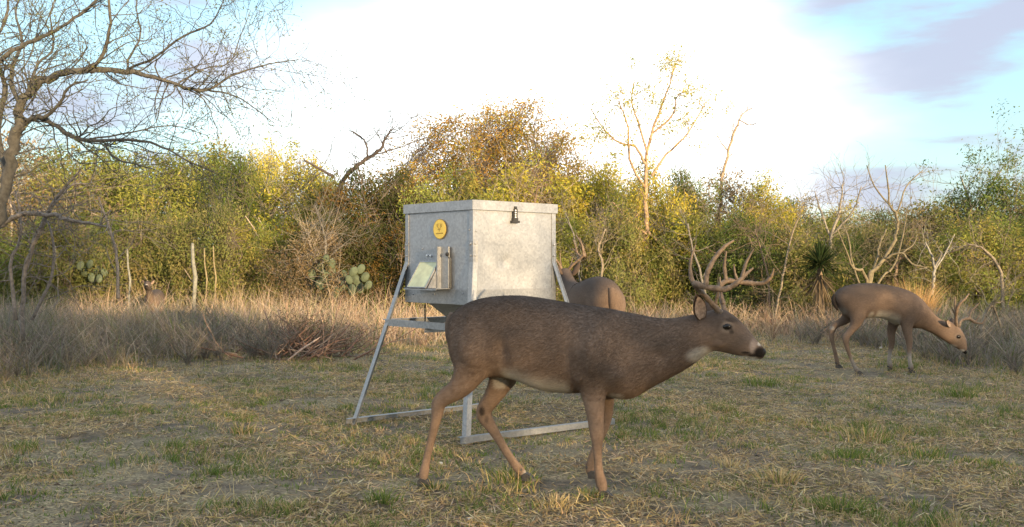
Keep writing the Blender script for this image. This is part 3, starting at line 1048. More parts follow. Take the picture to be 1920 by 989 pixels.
    for an in spec['antlers']:
        b = MB()
        for tn in an:
            A = dense(tn, 5)
            rad = A[:, 3] * (1 + .10 * rng.standard_normal(len(A)) * (A[:, 3] > .006))
            b.tube(A[:, :3], rad, 9, wob=.16)
        obj('antler', b.mesh('antler', True), M['antler'], root)
    b = MB(); A = dense(spec['tail'], 4)
    k = 10; a = np.arange(k) / k * 2 * math.pi
    b.tube(A[:, :3], A[:, 3], 10)
    tm = b.mesh('tail', True); tm.attributes.remove(tm.attributes['Col'])
    tv = np.array([v_.co for v_ in tm.vertices]); z0, z1 = tv[:, 2].min(), tv[:, 2].max()
    tc_ = np.array(spec.get('tailcol', BROWN * .8)); setcol(tm, np.broadcast_to(tc_, tv.shape))
    obj('tail', tm, M['fur'], root)
    return root


# --- deer 1, the big buck in front
f1 = Frame(0, 5.013, R(-16))
p1 = f1.p
ST1 = [((846, 598), (849, 642), .05, 0), ((853, 586), (853, 676), .105, .05), ((868, 574), (872, 700), .14, .08), ((892, 563), (897, 708), .16, .08),
       ((925, 557), (930, 706), .165, .0), ((970, 555), (968, 712), .175, -.05), ((1015, 560), (1010, 730), .185, -.05), ((1062, 568), (1055, 737), .185, -.02),
       ((1108, 575), (1100, 737), .18, .03), ((1145, 580), (1136, 742), .165, .12), ((1175, 586), (1165, 749), .14, .15), ((1198, 590), (1190, 746), .115, .1),
       ((1222, 595), (1217, 730), .095, 0), ((1247, 597), (1243, 716), .082, 0), ((1270, 596), (1272, 701), .074, 0), ((1293, 591), (1300, 684), .068, 0),
       ((1312, 588), (1322, 667), .067, 0)]
HD1 = [((1330, 583), (1337, 659), .069, .0), ((1345, 579), (1350, 660), .073, -.12), ((1360, 582), (1364, 663), .074, -.2), ((1376, 592), (1377, 666), .064, -.15),
       ((1391, 605), (1389, 668), .048, -.05), ((1404, 619), (1401, 670), .037, 0), ((1415, 633), (1411, 672), .032, 0), ((1424, 644), (1420, 674), .030, 0),
       ((1431, 651), (1428, 674), .025, 0), ((1435, 657), (1433, 670), .014, 0)]
body1 = [(p1(*t), p1(*q), w_, tq) for t, q, w_, tq in ST1 + HD1]


def leg1(rows, lat, rlat=.8):
    """rows: px, py, fore-aft radius in px (360 px per metre), optional side shift"""
    o3 = []
    for r_ in rows:
        lt_ = lat + (r_[3] if len(r_) > 3 else 0)
        P = p1(r_[0], r_[1], lt_); rf = r_[2] / 360 * 1.06
        o3.append([*P, rf, min(rf * (rlat if rf < .06 else .62), .085)])
    o3[-1][3] *= .55; o3[-1][4] *= .55; o3[-2][3] *= .86; o3[-1][2] += .02
    return o3


legs1 = [
    leg1([(893, 640, 36, .03), (886, 680, 36, .01), (876, 706, 27), (860, 728, 20), (836, 744, 15.5), (823, 757, 13.5), (819, 780, 10.5), (811, 815, 8.0), (803, 848, 7.5), (798, 872, 8), (795, 886, 9.5), (793, 899, 9), (793, 908, 8)], -.095),
    leg1([(930, 650, 34, -.03), (945, 695, 30, -.01), (936, 722, 22), (924, 744, 17), (911, 763, 15), (907, 778, 14.5), (917, 795, 12), (930, 815, 9.2), (946, 842, 8), (961, 865, 8), (972, 879, 9), (983, 890, 8), (988, 897, 7)], .10),
    leg1([(1105, 640, 40, .03), (1110, 680, 36, .01), (1112, 712, 29), (1113, 738, 22), (1115, 765, 17), (1117, 790, 14), (1119, 814, 12.5), (1120, 832, 9.5), (1121, 858, 7.5), (1123, 884, 8), (1127, 904, 10), (1131, 920, 9.5), (1134, 932, 9)], -.105),
    leg1([(1125, 660, 30, -.03), (1136, 710, 22, -.01), (1138, 745, 14), (1137, 775, 12), (1131, 800, 11), (1122, 826, 8.5), (1113, 850, 7.5), (1108, 866, 8), (1106, 878, 9), (1109, 888, 8), (1112, 896, 7)], .10),
]
hz1 = {0: .012, 1: .035, 2: .0, 3: .065}


def q1(rows):
    return [[*p1(r_[0], r_[1], r_[2]), r_[3] * .88] for r_ in rows]


near_ant = [
    q1([(1351, 588, -.035, .019), (1342, 578, -.045, .017), (1328, 562, -.08, .0155), (1314, 548, -.12, .0155), (1303, 534, -.15, .016), (1309, 534, -.17, .0165), (1322, 538, -.185, .0165), (1340, 541, -.19, .016),
        (1357, 543, -.19, .0155), (1371, 538, -.18, .015), (1386, 527, -.165, .013), (1399, 514, -.145, .010), (1412, 503, -.12, .005)]),
    q1([(1304, 537, -.15, .014), (1297, 524, -.145, .012), (1294, 503, -.135, .0105), (1296, 486, -.125, .0075), (1300, 472, -.12, .005), (1304, 460, -.115, .003)]),
    q1([(1324, 537, -.185, .014), (1325, 517, -.18, .0135), (1333, 497, -.17, .0125), (1345, 478, -.155, .0115), (1360, 462, -.14, .0095), (1376, 451, -.13, .005)]),
    q1([(1391, 523, -.16, .010), (1396, 502, -.15, .009), (1402, 487, -.14, .0075), (1413, 468, -.13, .003)]),
    q1([(1340, 576, -.045, .012), (1344, 560, -.06, .009), (1347, 540, -.07, .004)])]
far_ant = [
    q1([(1359, 588, .035, .019), (1357, 577, .045, .016), (1353, 560, .075, .015), (1349, 546, .11, .0145), (1352, 534, .14, .0145), (1364, 527, .165, .0145), (1378, 528, .18, .014), (1395, 530, .19, .0135),
        (1415, 532, .19, .013), (1432, 531, .18, .012), (1443, 523, .165, .010), (1449, 512, .15, .007), (1451, 504, .14, .003)]),
    q1([(1362, 528, .16, .012), (1359, 508, .155, .0105), (1359, 490, .145, .008), (1362, 472, .135, .004)]),
    q1([(1383, 528, .18, .010), (1378, 512, .175, .008), (1376, 496, .17, .003)]),
    q1([(1356, 570, .045, .011), (1352, 550, .055, .008), (1350, 520, .06, .004)])]
vl = lambda *a: np.array(a, float)
patch1 = [
    (p1(1375, 630, 0), vl(.12, .35, .05), np.array([.125, .098, .082]), .55),
    (p1(1316, 666, 0), vl(.080, .35, .052), WHITE * .8, .85),      # throat bib
    (p1(1345, 672, 0), vl(.10, .35, .022), WHITE * .75, .8),        # under jaw
    (p1(1400, 672, 0), vl(.07, .35, .016), WHITE, .95),             # chin
    (p1(1412, 650, 0), vl(.022, .35, .045), np.array([.36, .29, .25]), .6),  # pale muzzle band
    (p1(1362, 614, -.07), vl(.042, .05, .032), np.array([.30, .24, .195]), .75), (p1(1362, 614, .07), vl(.042, .05, .032), np.array([.30, .24, .195]), .75),
    (p1(1363, 614, -.07), vl(.034, .05, .020), DARK, 1), (p1(1363, 614, .07), vl(.034, .05, .020), DARK, 1),
    (p1(1374, 600, -.05), vl(.040, .06, .014), DARK * 1.5, .85), (p1(1372, 622, -.06), vl(.014, .05, .016), DARK * 2, .8),
    (p1(1349, 610, -.075), vl(.02, .04, .03), BACK, .5),
    (p1(1385, 597, 0), vl(.06, .35, .03), BACK * .8, .6),
    (p1(1400, 661, 0), vl(.030, .35, .008), DARK, .95), (p1(1410, 666, 0), vl(.03, .35, .010), DARK, .95),
    (p1(1425, 661, 0), vl(.040, .35, .034), DARK * .6, 1), (p1(1424, 645, 0), vl(.012, .35, .010), WHITE * .7, .8),
    (p1(904, 772, .07), vl(.026, .06, .034), DARK, .9), (p1(912, 786, .07), vl(.014, .06, .03), DARK * 2, .5),             # hock gland
    (p1(1160, 742, 0), vl(.05, .35, .03), WHITE * .7, .7),
    (p1(938, 716, .06), vl(.05, .06, .05), WHITE * .8, .7),
    (p1(850, 640, 0), vl(.03, .35, .10), BROWN * .85, .5),
    (p1(1133, 925, -.105), vl(.035, .05, .022), WHITE * .7, .7), (p1(793, 902, -.095), vl(.035, .05, .022), WHITE * .7, .7),
    (p1(990, 888, .10), vl(.03, .05, .025), WHITE * .8, .7),
]
blobs1 = [(p1(1112, 662, -.105), vl(.085, .085, .16)), (p1(1120, 665, .09), vl(.09, .08, .15)), (p1(893, 645, -.09), vl(.115, .10, .15)), (p1(905, 640, .07), vl(.12, .085, .15)),
          (p1(1362, 612, -.048), vl(.03, .022, .022)), (p1(1362, 612, .048), vl(.03, .022, .022)), (p1(1350, 640, -.035), vl(.06, .03, .035)), (p1(1350, 640, .035), vl(.06, .03, .035))]
ears1 = [(p1(1317, 600, -.055), p1(1305, 551, -.115), vl(.45, -.9, .15), .040), (p1(1330, 596, .055), p1(1326, 556, .13), vl(.45, .9, .15), .040)]
muscle1 = [(p1(1122, 655), .06, .13, .012), (p1(1078, 668), .038, .09, -.010), (p1(1100, 706), .035, .035, .010), (p1(908, 672), .06, .08, .010), (p1(957, 655), .04, .09, -.012),
           (p1(895, 592), .03, .03, .007), (p1(1185, 645), .055, .09, -.007), (p1(1165, 700), .04, .04, .008), (p1(1240, 665), .05, .03, -.006)]
spec1 = dict(muscle=muscle1, body=body1, legs=legs1, blobs=blobs1, ztop=1.0, patches=patch1, belly=(p1(945, 700)[0], p1(1085, 700)[0], .38), head_x=p1(1318, 600)[0],
             hoof_z=hz1, ears=ears1, eyes=[p1(1362, 613, -.068), p1(1362, 613, .068)], nose=(p1(1429, 660, 0), (.019, .021, .019)),
             antlers=[near_ant, far_ant], tail=[[*p1(852, 590), .028], [*p1(846, 606), .032], [*p1(846, 632), .03], [*p1(850, 655), .018], [*p1(853, 668), .008]])
make_deer(spec1, tuple(f1.o), f1.yaw, 'large buck with wide dark antlers standing side-on in front of the feeder', .0065, 9, 90000)

# --- deer 2, the buck grazing to the right
f2 = Frame(4.05, 10.42, R(5)); p2 = f2.p
ST2 = [((1563, 556), (1572, 575), .05, 0), ((1571, 544), (1583, 590), .11, 0), ((1588, 536), (1600, 598), .15, 0), ((1612, 532), (1622, 597), .165, 0), ((1642, 532), (1647, 596), .18, -.03),
       ((1670, 536), (1669, 602), .18, 0), ((1697, 543), (1692, 611), .165, .08), ((1716, 552), (1708, 616), .135, .1), ((1731, 565), (1724, 616), .105, 0), ((1744, 581), (1738, 621), .085, 0),
       ((1757, 594), (1752, 628), .075, 0), ((1769, 601), (1765, 636), .07, 0), ((1781, 603), (1773, 641), .068, 0), ((1792, 609), (1781, 646), .072, -.1), ((1802, 620), (1789, 651), .066, -.1),
       ((1809, 633), (1796, 655), .05, 0), ((1812, 645), (1802, 659), .036, 0), ((1812, 654), (1806, 662), .029, 0), ((1811, 660), (1808, 663), .014, 0)]


def leg2(rows, lat):
    o3 = []
    for a_, b_, r_ in rows:
        P = p2(a_, b_, lat); rf = r_ / 172
        o3.append([*P, rf, min(rf * (.8 if rf < .06 else .62), .08)])
    return o3


legs2 = [leg2([(1605, 570, 18), (1608, 592, 16), (1604, 608, 10), (1594, 622, 7), (1586, 634, 6.5), (1588, 650, 4.6), (1594, 668, 3.8), (1601, 685, 3.8), (1606, 694, 4.4), (1610, 700, 4)], -.09),
         leg2([(1595, 575, 16), (1588, 597, 11), (1573, 606, 7.5), (1562, 615, 6.5), (1559, 630, 5), (1562, 646, 3.8), (1566, 662, 3.8), (1569, 675, 4.2), (1572, 688, 4)], .09),
         leg2([(1700, 580, 18), (1700, 604, 13), (1702, 624, 8.5), (1705, 642, 6.5), (1705, 660, 4.2), (1706, 678, 4), (1708, 688, 5), (1709, 694, 4.5)], -.10),
         leg2([(1684, 580, 15), (1675, 606, 11), (1671, 626, 7.5), (1672, 643, 6), (1669, 660, 4), (1667, 675, 3.8), (1669, 684, 4.5), (1670, 690, 4)], .10)]
q2 = lambda rows: [[*p2(1796 + (a_ - 1796) * 1.25, 612 + (b_ - 612) * 1.2, c_2), r_ * 1.15] for a_, b_, c_2, r_ in rows]
ant2 = [[q2([(1794, 612, -.04, .017), (1793, 600, -.06, .015), (1794, 588, -.11, .015), (1798, 578, -.15, .014), (1806, 570, -.17, .012), (1813, 561, -.16, .005)]),
         q2([(1794, 590, -.10, .012), (1792, 580, -.12, .010), (1792, 566, -.12, .004)]),
         q2([(1794, 597, -.07, .010), (1789, 588, -.07, .008), (1786, 582, -.07, .003)])],
        [q2([(1797, 613, .04, .017), (1801, 603, .07, .015), (1812, 600, .11, .015), (1822, 606, .14, .013), (1832, 607, .14, .010), (1837, 599, .13, .004)]),
         q2([(1813, 600, .11, .012), (1816, 589, .12, .010), (1824, 580, .12, .008), (1828, 576, .12, .003)]),
         q2([(1822, 605, .14, .009), (1826, 598, .14, .006), (1829, 592, .14, .003)])]]
patch2 = [(p2(1796, 635), vl(.12, .3, .11), np.array([.14, .11, .09]), .5), (p2(1781, 650), vl(.07, .1, .03), WHITE * .8, .8), (p2(1800, 658), vl(.05, .3, .020), WHITE, .95), (p2(1797, 632, -.07), vl(.05, .05, .045), np.array([.27, .21, .17]), .6),
          (p2(1797, 632, -.07), vl(.036, .05, .028), DARK, 1), (p2(1795, 612, 0), vl(.07, .05, .04), DARK * 3, .6), (p2(1809, 661), vl(.036, .3, .032), DARK * .6, 1),
          (p2(1645, 596), vl(.22, .11, .035), WHITE * .9, .8), (p2(1632, 590, -.09), vl(.04, .08, .06), WHITE * .7, .6),
          (p2(1706, 675, -.10), vl(.06, .06, .12), WHITE * .6, .7), (p2(1668, 672, .10), vl(.06, .06, .12), WHITE * .6, .7), (p2(1602, 682, -.09), vl(.08, .06, .12), WHITE * .55, .6),
          (p2(1578, 585), vl(.05, .12, .09), WHITE * .5, .5), (p2(1560, 616, .09), vl(.03, .06, .03), WHITE * .7, .7), (p2(1660, 565, -.15), vl(.16, .1, .12), TAN * .9, .5)]
spec2 = dict(tone=.88, body=[(p2(*t), p2(*q), w_, tq) for t, q, w_, tq in ST2], legs=legs2,
             blobs=[(p2(1697, 578, -.08), vl(.11, .07, .15)), (p2(1604, 570, -.07), vl(.12, .08, .15)), (p2(1604, 570, .07), vl(.12, .08, .15)), (p2(1797, 631, -.05), vl(.03, .02, .025))],
             ztop=.96, patches=patch2, belly=(p2(1630, 590)[0], p2(1690, 600)[0], .40), head_x=p2(1775, 600)[0], hoof_z={1: .05},
             ears=[(p2(1783, 612, -.055), p2(1772, 601, -.15), vl(.6, -.8, -.1), .036), (p2(1786, 609, .055), p2(1783, 596, .15), vl(.6, .8, 0), .036)],
             eyes=[p2(1797, 632, -.066), p2(1797, 632, .066)], nose=(p2(1810, 661), (.019, .021, .018)), antlers=ant2,
             tail=[[*p2(1566, 553), .022], [*p2(1563, 562), .024], [*p2(1566, 573), .022], [*p2(1571, 582), .008]], tailcol=DARK * 1.5)
make_deer(spec2, tuple(f2.o), f2.yaw, 'smaller buck with its head down grazing at the right edge of the clearing', .009, 4, 22000)

# --- deer 3 and 4: standing, built from the same proportions
x_h, x_f = -.24, .47


def stand_leg(x, y, z0, hind):
    if hind:
        return [[x + .02, y * .6, .72, .12, .08], [x + .06, y * .9, .58, .10, .07], [x + .01, y, .47, .062, .045], [x - .08, y, .40, .042, .032], [x - .10, y, .34, .035, .028], [x - .08, y, .26, .027, .022], [x - .06, y, .16, .022, .019], [x - .05, y, .09, .024, .02], [x - .03, y, .05, .026, .022], [x - .02, y, .03, .022, .02]]
    return [[x, y * .6, .68, .10, .07], [x, y * .95, .52, .07, .05], [x, y, .44, .048, .038], [x, y, .34, .035, .03], [x + .005, y, .29, .033, .028], [x, y, .22, .024, .021], [x, y, .12, .022, .02], [x + .01, y, .08, .025, .022], [x + .02, y, .03, .022, .02]]


def standing(antlered, neck_up=0.0):
    bd = []
    sx = p1(1200, 650)
    for k, (t, q, w_, tq) in enumerate(body1):
        def lift(P):
            d = max(P[0] - .55, 0)
            return P + vl(-d * neck_up * .30, 0, d * neck_up)
        bd.append((lift(t), lift(q), w_, tq))
    lf = lambda P: P + vl(-max(P[0] - .55, 0) * neck_up * .30, 0, max(P[0] - .55, 0) * neck_up)
    sp = dict(spec1)
    sp['body'] = bd
    sp['legs'] = [stand_leg(x_h, -.10, 0, True), stand_leg(x_h + .08, .10, 0, True), stand_leg(x_f, -.10, 0, False), stand_leg(x_f + .05, .10, 0, False)]
    sp['hoof_z'] = {}
    sp['muscle'] = []
    sp['blobs'] = [(lf(c), r_) for c, r_ in blobs1]
    sp['patches'] = [(lf(c), r_, cl_, s0) for c, r_, cl_, s0 in patch1 if c[2] > .6]
    sp['ears'] = [(lf(a_), lf(a_) + (b_ - a_), o2, w2) for a_, b_, o2, w2 in ears1]
    sp['eyes'] = [lf(e_) for e_ in spec1['eyes']]
    sp['nose'] = (lf(spec1['nose'][0]), spec1['nose'][1])
    hb = lf(p1(1350, 580)) - p1(1350, 580)
    sp['antlers'] = [[[[*(vl(*r_[:3]) + hb), r_[3]] for r_ in tn] for tn in an] for an in (near_ant, far_ant)] if antlered else []
    return sp


D3 = make_deer(standing(True, .25), (.79, 8.7, .05), R(104), 'reddish brown buck standing behind the feeder with only rump and antler tips showing', .01, 4, 22000)
sp4 = standing(False, .5); sp4['patches'] = sp4['patches'][4:]
D4 = make_deer(sp4, (-6.15, 16.6, -.02), R(-80), 'distant doe facing the camera, mostly hidden by dry grass left of the pale post', .014, 3, 0)
D4.scale = (.75, .75, .75)

# ------------------------------------------------------------------ trees


def wiggle(p, d, ln, n, r0, r1, gnarl, lift=0.0):
    P = [np.array(p, float)]; d = np.array(d, float); d /= np.linalg.norm(d)
    for i_ in range(n):
        d = d + rng.normal(0, gnarl, 3) + vl(0, 0, lift); d /= np.linalg.norm(d)
        P.append(P[-1] + d * ln / n)
    return np.array(P), np.linspace(r0, r1, n + 1), d


def grow(S, p, d, ln, r, lev, gnarl=.22, split=(2, 4), shrink=.62, lift=.02, spread=.7):
    """recursive limbs; S gathers (P0,P1,r0,r1,level) and tips"""
    n = 5 if lev > 0 else 3
    P, rr, dd = wiggle(p, d, ln, n, r, r * .62, gnarl, lift)
    S['s'].append(np.hstack([P[:-1], P[1:], rr[:-1, None], rr[1:, None]]))
    if lev == 0:
        S['tips'].append(P[-1]); S['tips'].append(P[len(P) // 2]); return
    for k in range(random.randint(*split)):
        t = random.uniform(.35, 1); i_ = min(int(t * n), n - 1)
        q = P[i_] + (P[i_ + 1] - P[i_]) * (t * n - i_) if t < 1 else P[-1]
        nd_ = dd + rng.normal(0, spread, 3)
        grow(S, q, nd_, ln * random.uniform(.5, .8) * shrink / .62, r * shrink * random.uniform(.7, 1) * (1 - .3 * t), lev - 1, gnarl, split, shrink, lift, spread)
    grow(S, P[-1], dd + rng.normal(0, .15, 3), ln * .7, r * .6, lev - 1, gnarl, split, shrink, lift, spread)


def skeleton_mesh(S, name, col, thick=.012):
    A = np.vstack(S['s']); b = MB()
    big = A[:, 6] > thick
    cj = lambda n: np.clip(np.array(col) * (1 + rng.normal(0, .15, (n, 1))), 0, 1)
    b.segs(A[big, :3], A[big, 3:6], A[big, 6], A[big, 7], 7, cj(big.sum()))
    b.segs(A[~big, :3], A[~big, 3:6], A[~big, 6], A[~big, 7], 3, cj((~big).sum()))
    return b.mesh(name, True)


def leaf_cloud(b, centres, per, sig, size, cols, flat=1.0, jit=.12):
    n = len(centres) * per
    P = np.repeat(centres, per, 0) + rng.normal(0, 1, (n, 3)) * np.array([sig, sig, sig * flat])
    U = rng.normal(0, 1, (n, 3)); U /= np.linalg.norm(U, axis=1)[:, None]
    W = np.cross(U, rng.normal(0, 1, (n, 3))); W /= np.linalg.norm(W, axis=1)[:, None]
    sz = rng.uniform(.6, 1.3, n)[:, None] * size
    cc_2 = pal(len(centres), cols, .2)
    b.quads(P, U * sz, W * sz * .38, np.repeat(cc_2, per, 0) * rng.uniform(1 - jit, 1 + jit, (n, 1)))


def bushy(name, Hh, Wd, nclump, per, cols, bark, low=.10, sig=.23, size=.046, stems=5, shape=1.0, airy=.55):
    """crown of leaf clumps, each carried by a limb from one of the stems"""
    S = dict(s=[], tips=[])
    cen = []
    while len(cen) < nclump:
        z = rng.uniform(low, 1.0); rad = math.sqrt(rng.random())
        prof = (math.sin(math.pi * min(max((z * .82 + .18), 0), 1) ** shape) ** .6) if z > .3 else .85
        a = rng.random() * 6.283
        rj = rad * prof * (1 + .25 * math.sin(3 * a + z * 5)) * Wd / 2
        cen.append([rj * math.cos(a), rj * math.sin(a), z * Hh])
    cen = np.array(cen)
    st_ = []
    for k in range(stems):
        a = k / stems * 6.283 + rng.random(); d = vl(math.cos(a) * .45, math.sin(a) * .45, 1)
        P, rr, _ = wiggle((math.cos(a) * .06, math.sin(a) * .06, -.05), d, Hh * rng.uniform(.6, .85), 8, .028 * Hh / 3 + .01, .012, .16, .0)
        S['s'].append(np.hstack([P[:-1], P[1:], rr[:-1, None], rr[1:, None]])); st_.append((P, rr))
    for c in cen:
        best = min(((np.linalg.norm(P[i_] - c) + .6 * max(P[i_][2] - c[2], 0), P[i_], rr[i_]) for P, rr in st_ for i_ in range(1, 9)), key=lambda t: t[0])
        p0 = best[1]; m = (p0 + c) / 2 + rng.normal(0, .12, 3) - vl(0, 0, .08)
        Q = np.array([p0, (p0 + m) / 2 + rng.normal(0, .04, 3), m, (m + c) / 2 + rng.normal(0, .05, 3), c])
        rr = np.linspace(min(best[2] * .6, .018), .004, 5)
        S['s'].append(np.hstack([Q[:-1], Q[1:], rr[:-1, None], rr[1:, None]]))
        tw = 7
        hz_ = max(c[2] / Hh - .6, 0)
        e0 = Q[rng.integers(2, 5, tw)]; e1 = e0 + rng.normal(0, sig * (1.25 + hz_), (tw, 3)) + vl(0, 0, .05 + hz_ * .5)
        S['s'].append(np.hstack([e0, e1, np.full((tw, 1), .005), np.full((tw, 1), .002)]))
    tr = skeleton_mesh(S, name + '_trunk', bark)
    b = MB(); sub = np.repeat(cen, 3, 0) + rng.normal(0, sig * .7, (len(cen) * 3, 3))
    sub[:, 2] = np.maximum(sub[:, 2], .1)
    sub = sub[rng.random(len(sub)) > airy * np.clip((sub[:, 2] / Hh - .5) / .45, 0, 1)]
    leaf_cloud(b, sub, per // 3, sig * .62, size, cols)
    return tr, b.mesh(name + '_crown')


OLIVE = [(.24, .27, .070), (.20, .235, .06), (.30, .31, .08), (.17, .20, .05), (.28, .25, .07)]
GOLDG = [(.44, .39, .065), (.38, .35, .06), (.50, .42, .075), (.32, .33, .06)]
ORANGE = [(.48, .28, .06), (.44, .30, .065), (.38, .30, .065), (.46, .33, .08), (.28, .27, .06), (.42, .25, .06)]
DARKG = [(.075, .09, .032), (.06, .075, .026), (.10, .10, .036), (.18, .115, .036)]
DUSKY = [(.20, .215, .075), (.23, .21, .085), (.18, .205, .065), (.25, .22, .085), (.16, .18, .06)]
EVER = [(.11, .16, .045), (.13, .175, .05), (.09, .13, .035), (.18, .21, .06)]
BK, BKP = (.17, .14, .115), (.34, .29, .24)
VAR = {}
for key, args in dict(
    olive=[dict(Hh=3.4, Wd=3.2, nclump=110, per=230, cols=OLIVE, bark=BK)] * 2,
    dusky=[dict(Hh=2.4, Wd=2.8, nclump=95, per=210, cols=DUSKY, bark=BK, low=.04)] * 2,
    gold=[dict(Hh=3.4, Wd=3.0, nclump=110, per=230, cols=GOLDG, bark=BKP)] * 2,
    orange=[dict(Hh=4.9, Wd=3.9, nclump=210, per=126, cols=ORANGE, bark=BK, low=.2, sig=.26, size=.04, airy=.74, stems=7)] * 2,
    dark=[dict(Hh=3.2, Wd=3.0, nclump=110, per=230, cols=DARKG, bark=BK, low=.05)],
    ever=[dict(Hh=3.3, Wd=3.0, nclump=110, per=220, cols=EVER, bark=BK, low=.05, size=.042)],
    tan=[dict(Hh=3.0, Wd=3.0, nclump=105, per=130, cols=[(.24, .17, .09), (.20, .15, .08), (.17, .15, .07), (.26, .20, .11)], bark=BKP, sig=.24)],
).items():
    VAR[key] = [bushy(key, **a) for a in args]


def plant_tree(key, px, ytop, wpx, depth, name, label, cat='tree', group=None, var=None, rot=None):
    vs_ = VAR[key]; tr, cr = vs_[var if var is not None else random.randrange(len(vs_))]
    hm = H + (HY - ytop) / F * depth
    bb = np.array([v_ for v_ in cr['bbox']]) if False else None
    h0 = {'olive': 3.5, 'dusky': 2.5, 'gold': 3.5, 'orange': 5.0, 'dark': 3.3, 'ever': 3.4, 'tan': 3.1}[key]
    w0 = {'olive': 3.1, 'dusky': 2.8, 'gold': 3.0, 'orange': 3.6, 'dark': 3.0, 'ever': 3.0, 'tan': 3.0}[key]
    root = empty(name, ((px - CX) / F * depth, depth, -.02), rng.random() * 6.28 if rot is None else rot, label, cat, group)
    sw = wpx / F * depth / w0
    root.scale = (sw, sw, hm / h0)
    obj('trunk', tr, M['bark'], root); obj('crown', cr, M['leaf'], root)
    return root


T = [
    ('tan', 15, 262, 260, 20, 'mesquite_tree', 'thin tan-leaved mesquite behind the big bare tree at the left edge'),
    ('olive', 120, 285, 240, 24, 'mesquite_tree', 'olive mesquite rising behind the pale bare branches at far left'),
    ('olive', 185, 283, 200, 21, 'mesquite_tree', 'olive leaved mesquite under the tips of the lower bare limbs'),
    ('olive', 300, 296, 220, 23, 'mesquite_tree', 'broad olive tree above the pale wooden post'),
    ('olive', 410, 282, 200, 25, 'mesquite_tree', 'tall olive tree just right of the post with its top against white sky'),
    ('ever', 445, 290, 110, 22, 'evergreen_tree', 'small deep green tree top between two olive mesquites left of centre'),
    ('gold', 500, 283, 130, 26, 'mesquite_tree', 'yellow green tree poking up left of the lit yellow crown'),
    ('gold', 558, 296, 170, 22, 'mesquite_tree', 'yellow lit crown left of the dark evergreen'),
    ('dark', 668, 318, 175, 20, 'evergreen_tree', 'dark rounded evergreen left of the feeder above the prickly pear'),
    ('dark', 745, 325, 150, 21, 'evergreen_tree', 'dark evergreen right behind the feeder lid left corner'),
    ('orange', 845, 215, 240, 23, 'brush_tree', 'orange and green sparse tree, left half of the tallest clump above the feeder'),
    ('orange', 985, 186, 240, 24, 'brush_tree', 'tallest orange-leaved tree directly above the feeder lid'),
    ('orange', 1050, 250, 150, 22, 'brush_tree', 'orange-leaved tree stepping down on the right of the tallest clump'),
    ('orange', 925, 205, 200, 23.5, 'brush_tree', 'orange sparse tree filling the middle of the tallest clump above the feeder'),
    ('gold', 985, 310, 200, 20, 'mesquite_tree', 'golden sunlit bush just above the feeder lid right corner'),
    ('olive', 850, 320, 160, 20, 'mesquite_tree', 'olive bush directly behind the feeder lid left half'),
    ('gold', 1135, 312, 170, 21, 'mesquite_tree', 'bright yellow green mesquite between the feeder and the lit trunk'),
    ('gold', 1215, 322, 150, 19.5, 'mesquite_tree', 'bright yellow mesquite crown around the sunlit orange trunk'),
    ('ever', 1285, 318, 110, 20, 'evergreen_tree', 'green rounded crown right of the sunlit orange trunk'),
    ('tan', 1360, 318, 180, 21, 'mesquite_tree', 'pinkish tan thin tree around the base of the bare snag'),
    ('gold', 1425, 345, 130, 20, 'mesquite_tree', 'yellow tree on the slope of the tree line above the big buck antlers'),
    ('olive', 1490, 378, 140, 21, 'mesquite_tree', 'olive tree behind the yucca'),
    ('gold', 1580, 392, 130, 22, 'mesquite_tree', 'low yellow green crown between the yucca and the pale leaning limbs'),
    ('olive', 1650, 398, 130, 21, 'mesquite_tree', 'olive crown behind the pale leaning limbs'),
    ('dusky', 1730, 395, 190, 20, 'brush_tree', 'dusky grey green tree behind the small forked dead tree'),
    ('ever', 1800, 368, 170, 21, 'evergreen_tree', 'dark green tree with a flat top near the right edge'),
    ('ever', 1895, 335, 190, 20, 'evergreen_tree', 'tall dark green tree at the right edge of the photo'),
    ('olive', 1850, 400, 150, 18.5, 'mesquite_tree', 'olive shrub lit on one side in front of the right edge evergreens'),
    ('olive', -70, 300, 220, 22, 'mesquite_tree', 'olive mesquite cut off by the left edge of the photo'),
    ('ever', 1990, 330, 200, 22, 'evergreen_tree', 'dark green tree cut off by the right edge of the photo'),
]
for key, px_, yt, wp, dp, nm, lb in T:
    plant_tree(key, px_, yt, wp * 1.38, dp, nm, lb)
# lower shrubs along the foot of the tree line
where = ['at the left edge under the bare tree', 'left of the tiny white wire insulator', 'between the insulator and the doe', 'above the distant doe', 'just left of the pale post', 'just right of the pale post',
         'left of the brush pile', 'above the brush pile', 'left of the prickly pear', 'above the prickly pear', 'left of the feeder legs', 'behind the feeder hopper left side', 'behind the feeder hopper',
         'behind the feeder right leg', 'above the hidden buck rump', 'left of the sunlit trunk', 'under the sunlit trunk', 'behind the big antlers', 'right of the big antlers', 'left of the yucca', 'behind the yucca',
         'between yucca and grazing buck', 'above the grazing buck rump', 'above the orange grass tuft', 'right of the orange grass tuft', 'above the grazing buck head', 'near the right edge', 'at the right edge']
for k, wh in enumerate(where):
    px_ = -10 + k * 1950 / (len(where) - 1) + random.uniform(-18, 18)
    key = 'dusky' if random.random() < .6 else random.choice(['olive', 'ever', 'tan'])
    if 590 < px_ < 800: key = 'dark'
    plant_tree(key, px_, random.uniform(395, 425) if px_ < 1450 else random.uniform(420, 450), random.uniform(150, 195), random.uniform(17.6, 19), 'shrub', 'low %s shrub in the brush %s' % (
        {'dusky': 'grey green', 'olive': 'olive', 'ever': 'dark green', 'tan': 'tan', 'dark': 'blackish green'}[key], wh), 'shrub', 'low shrubs along the tree line')
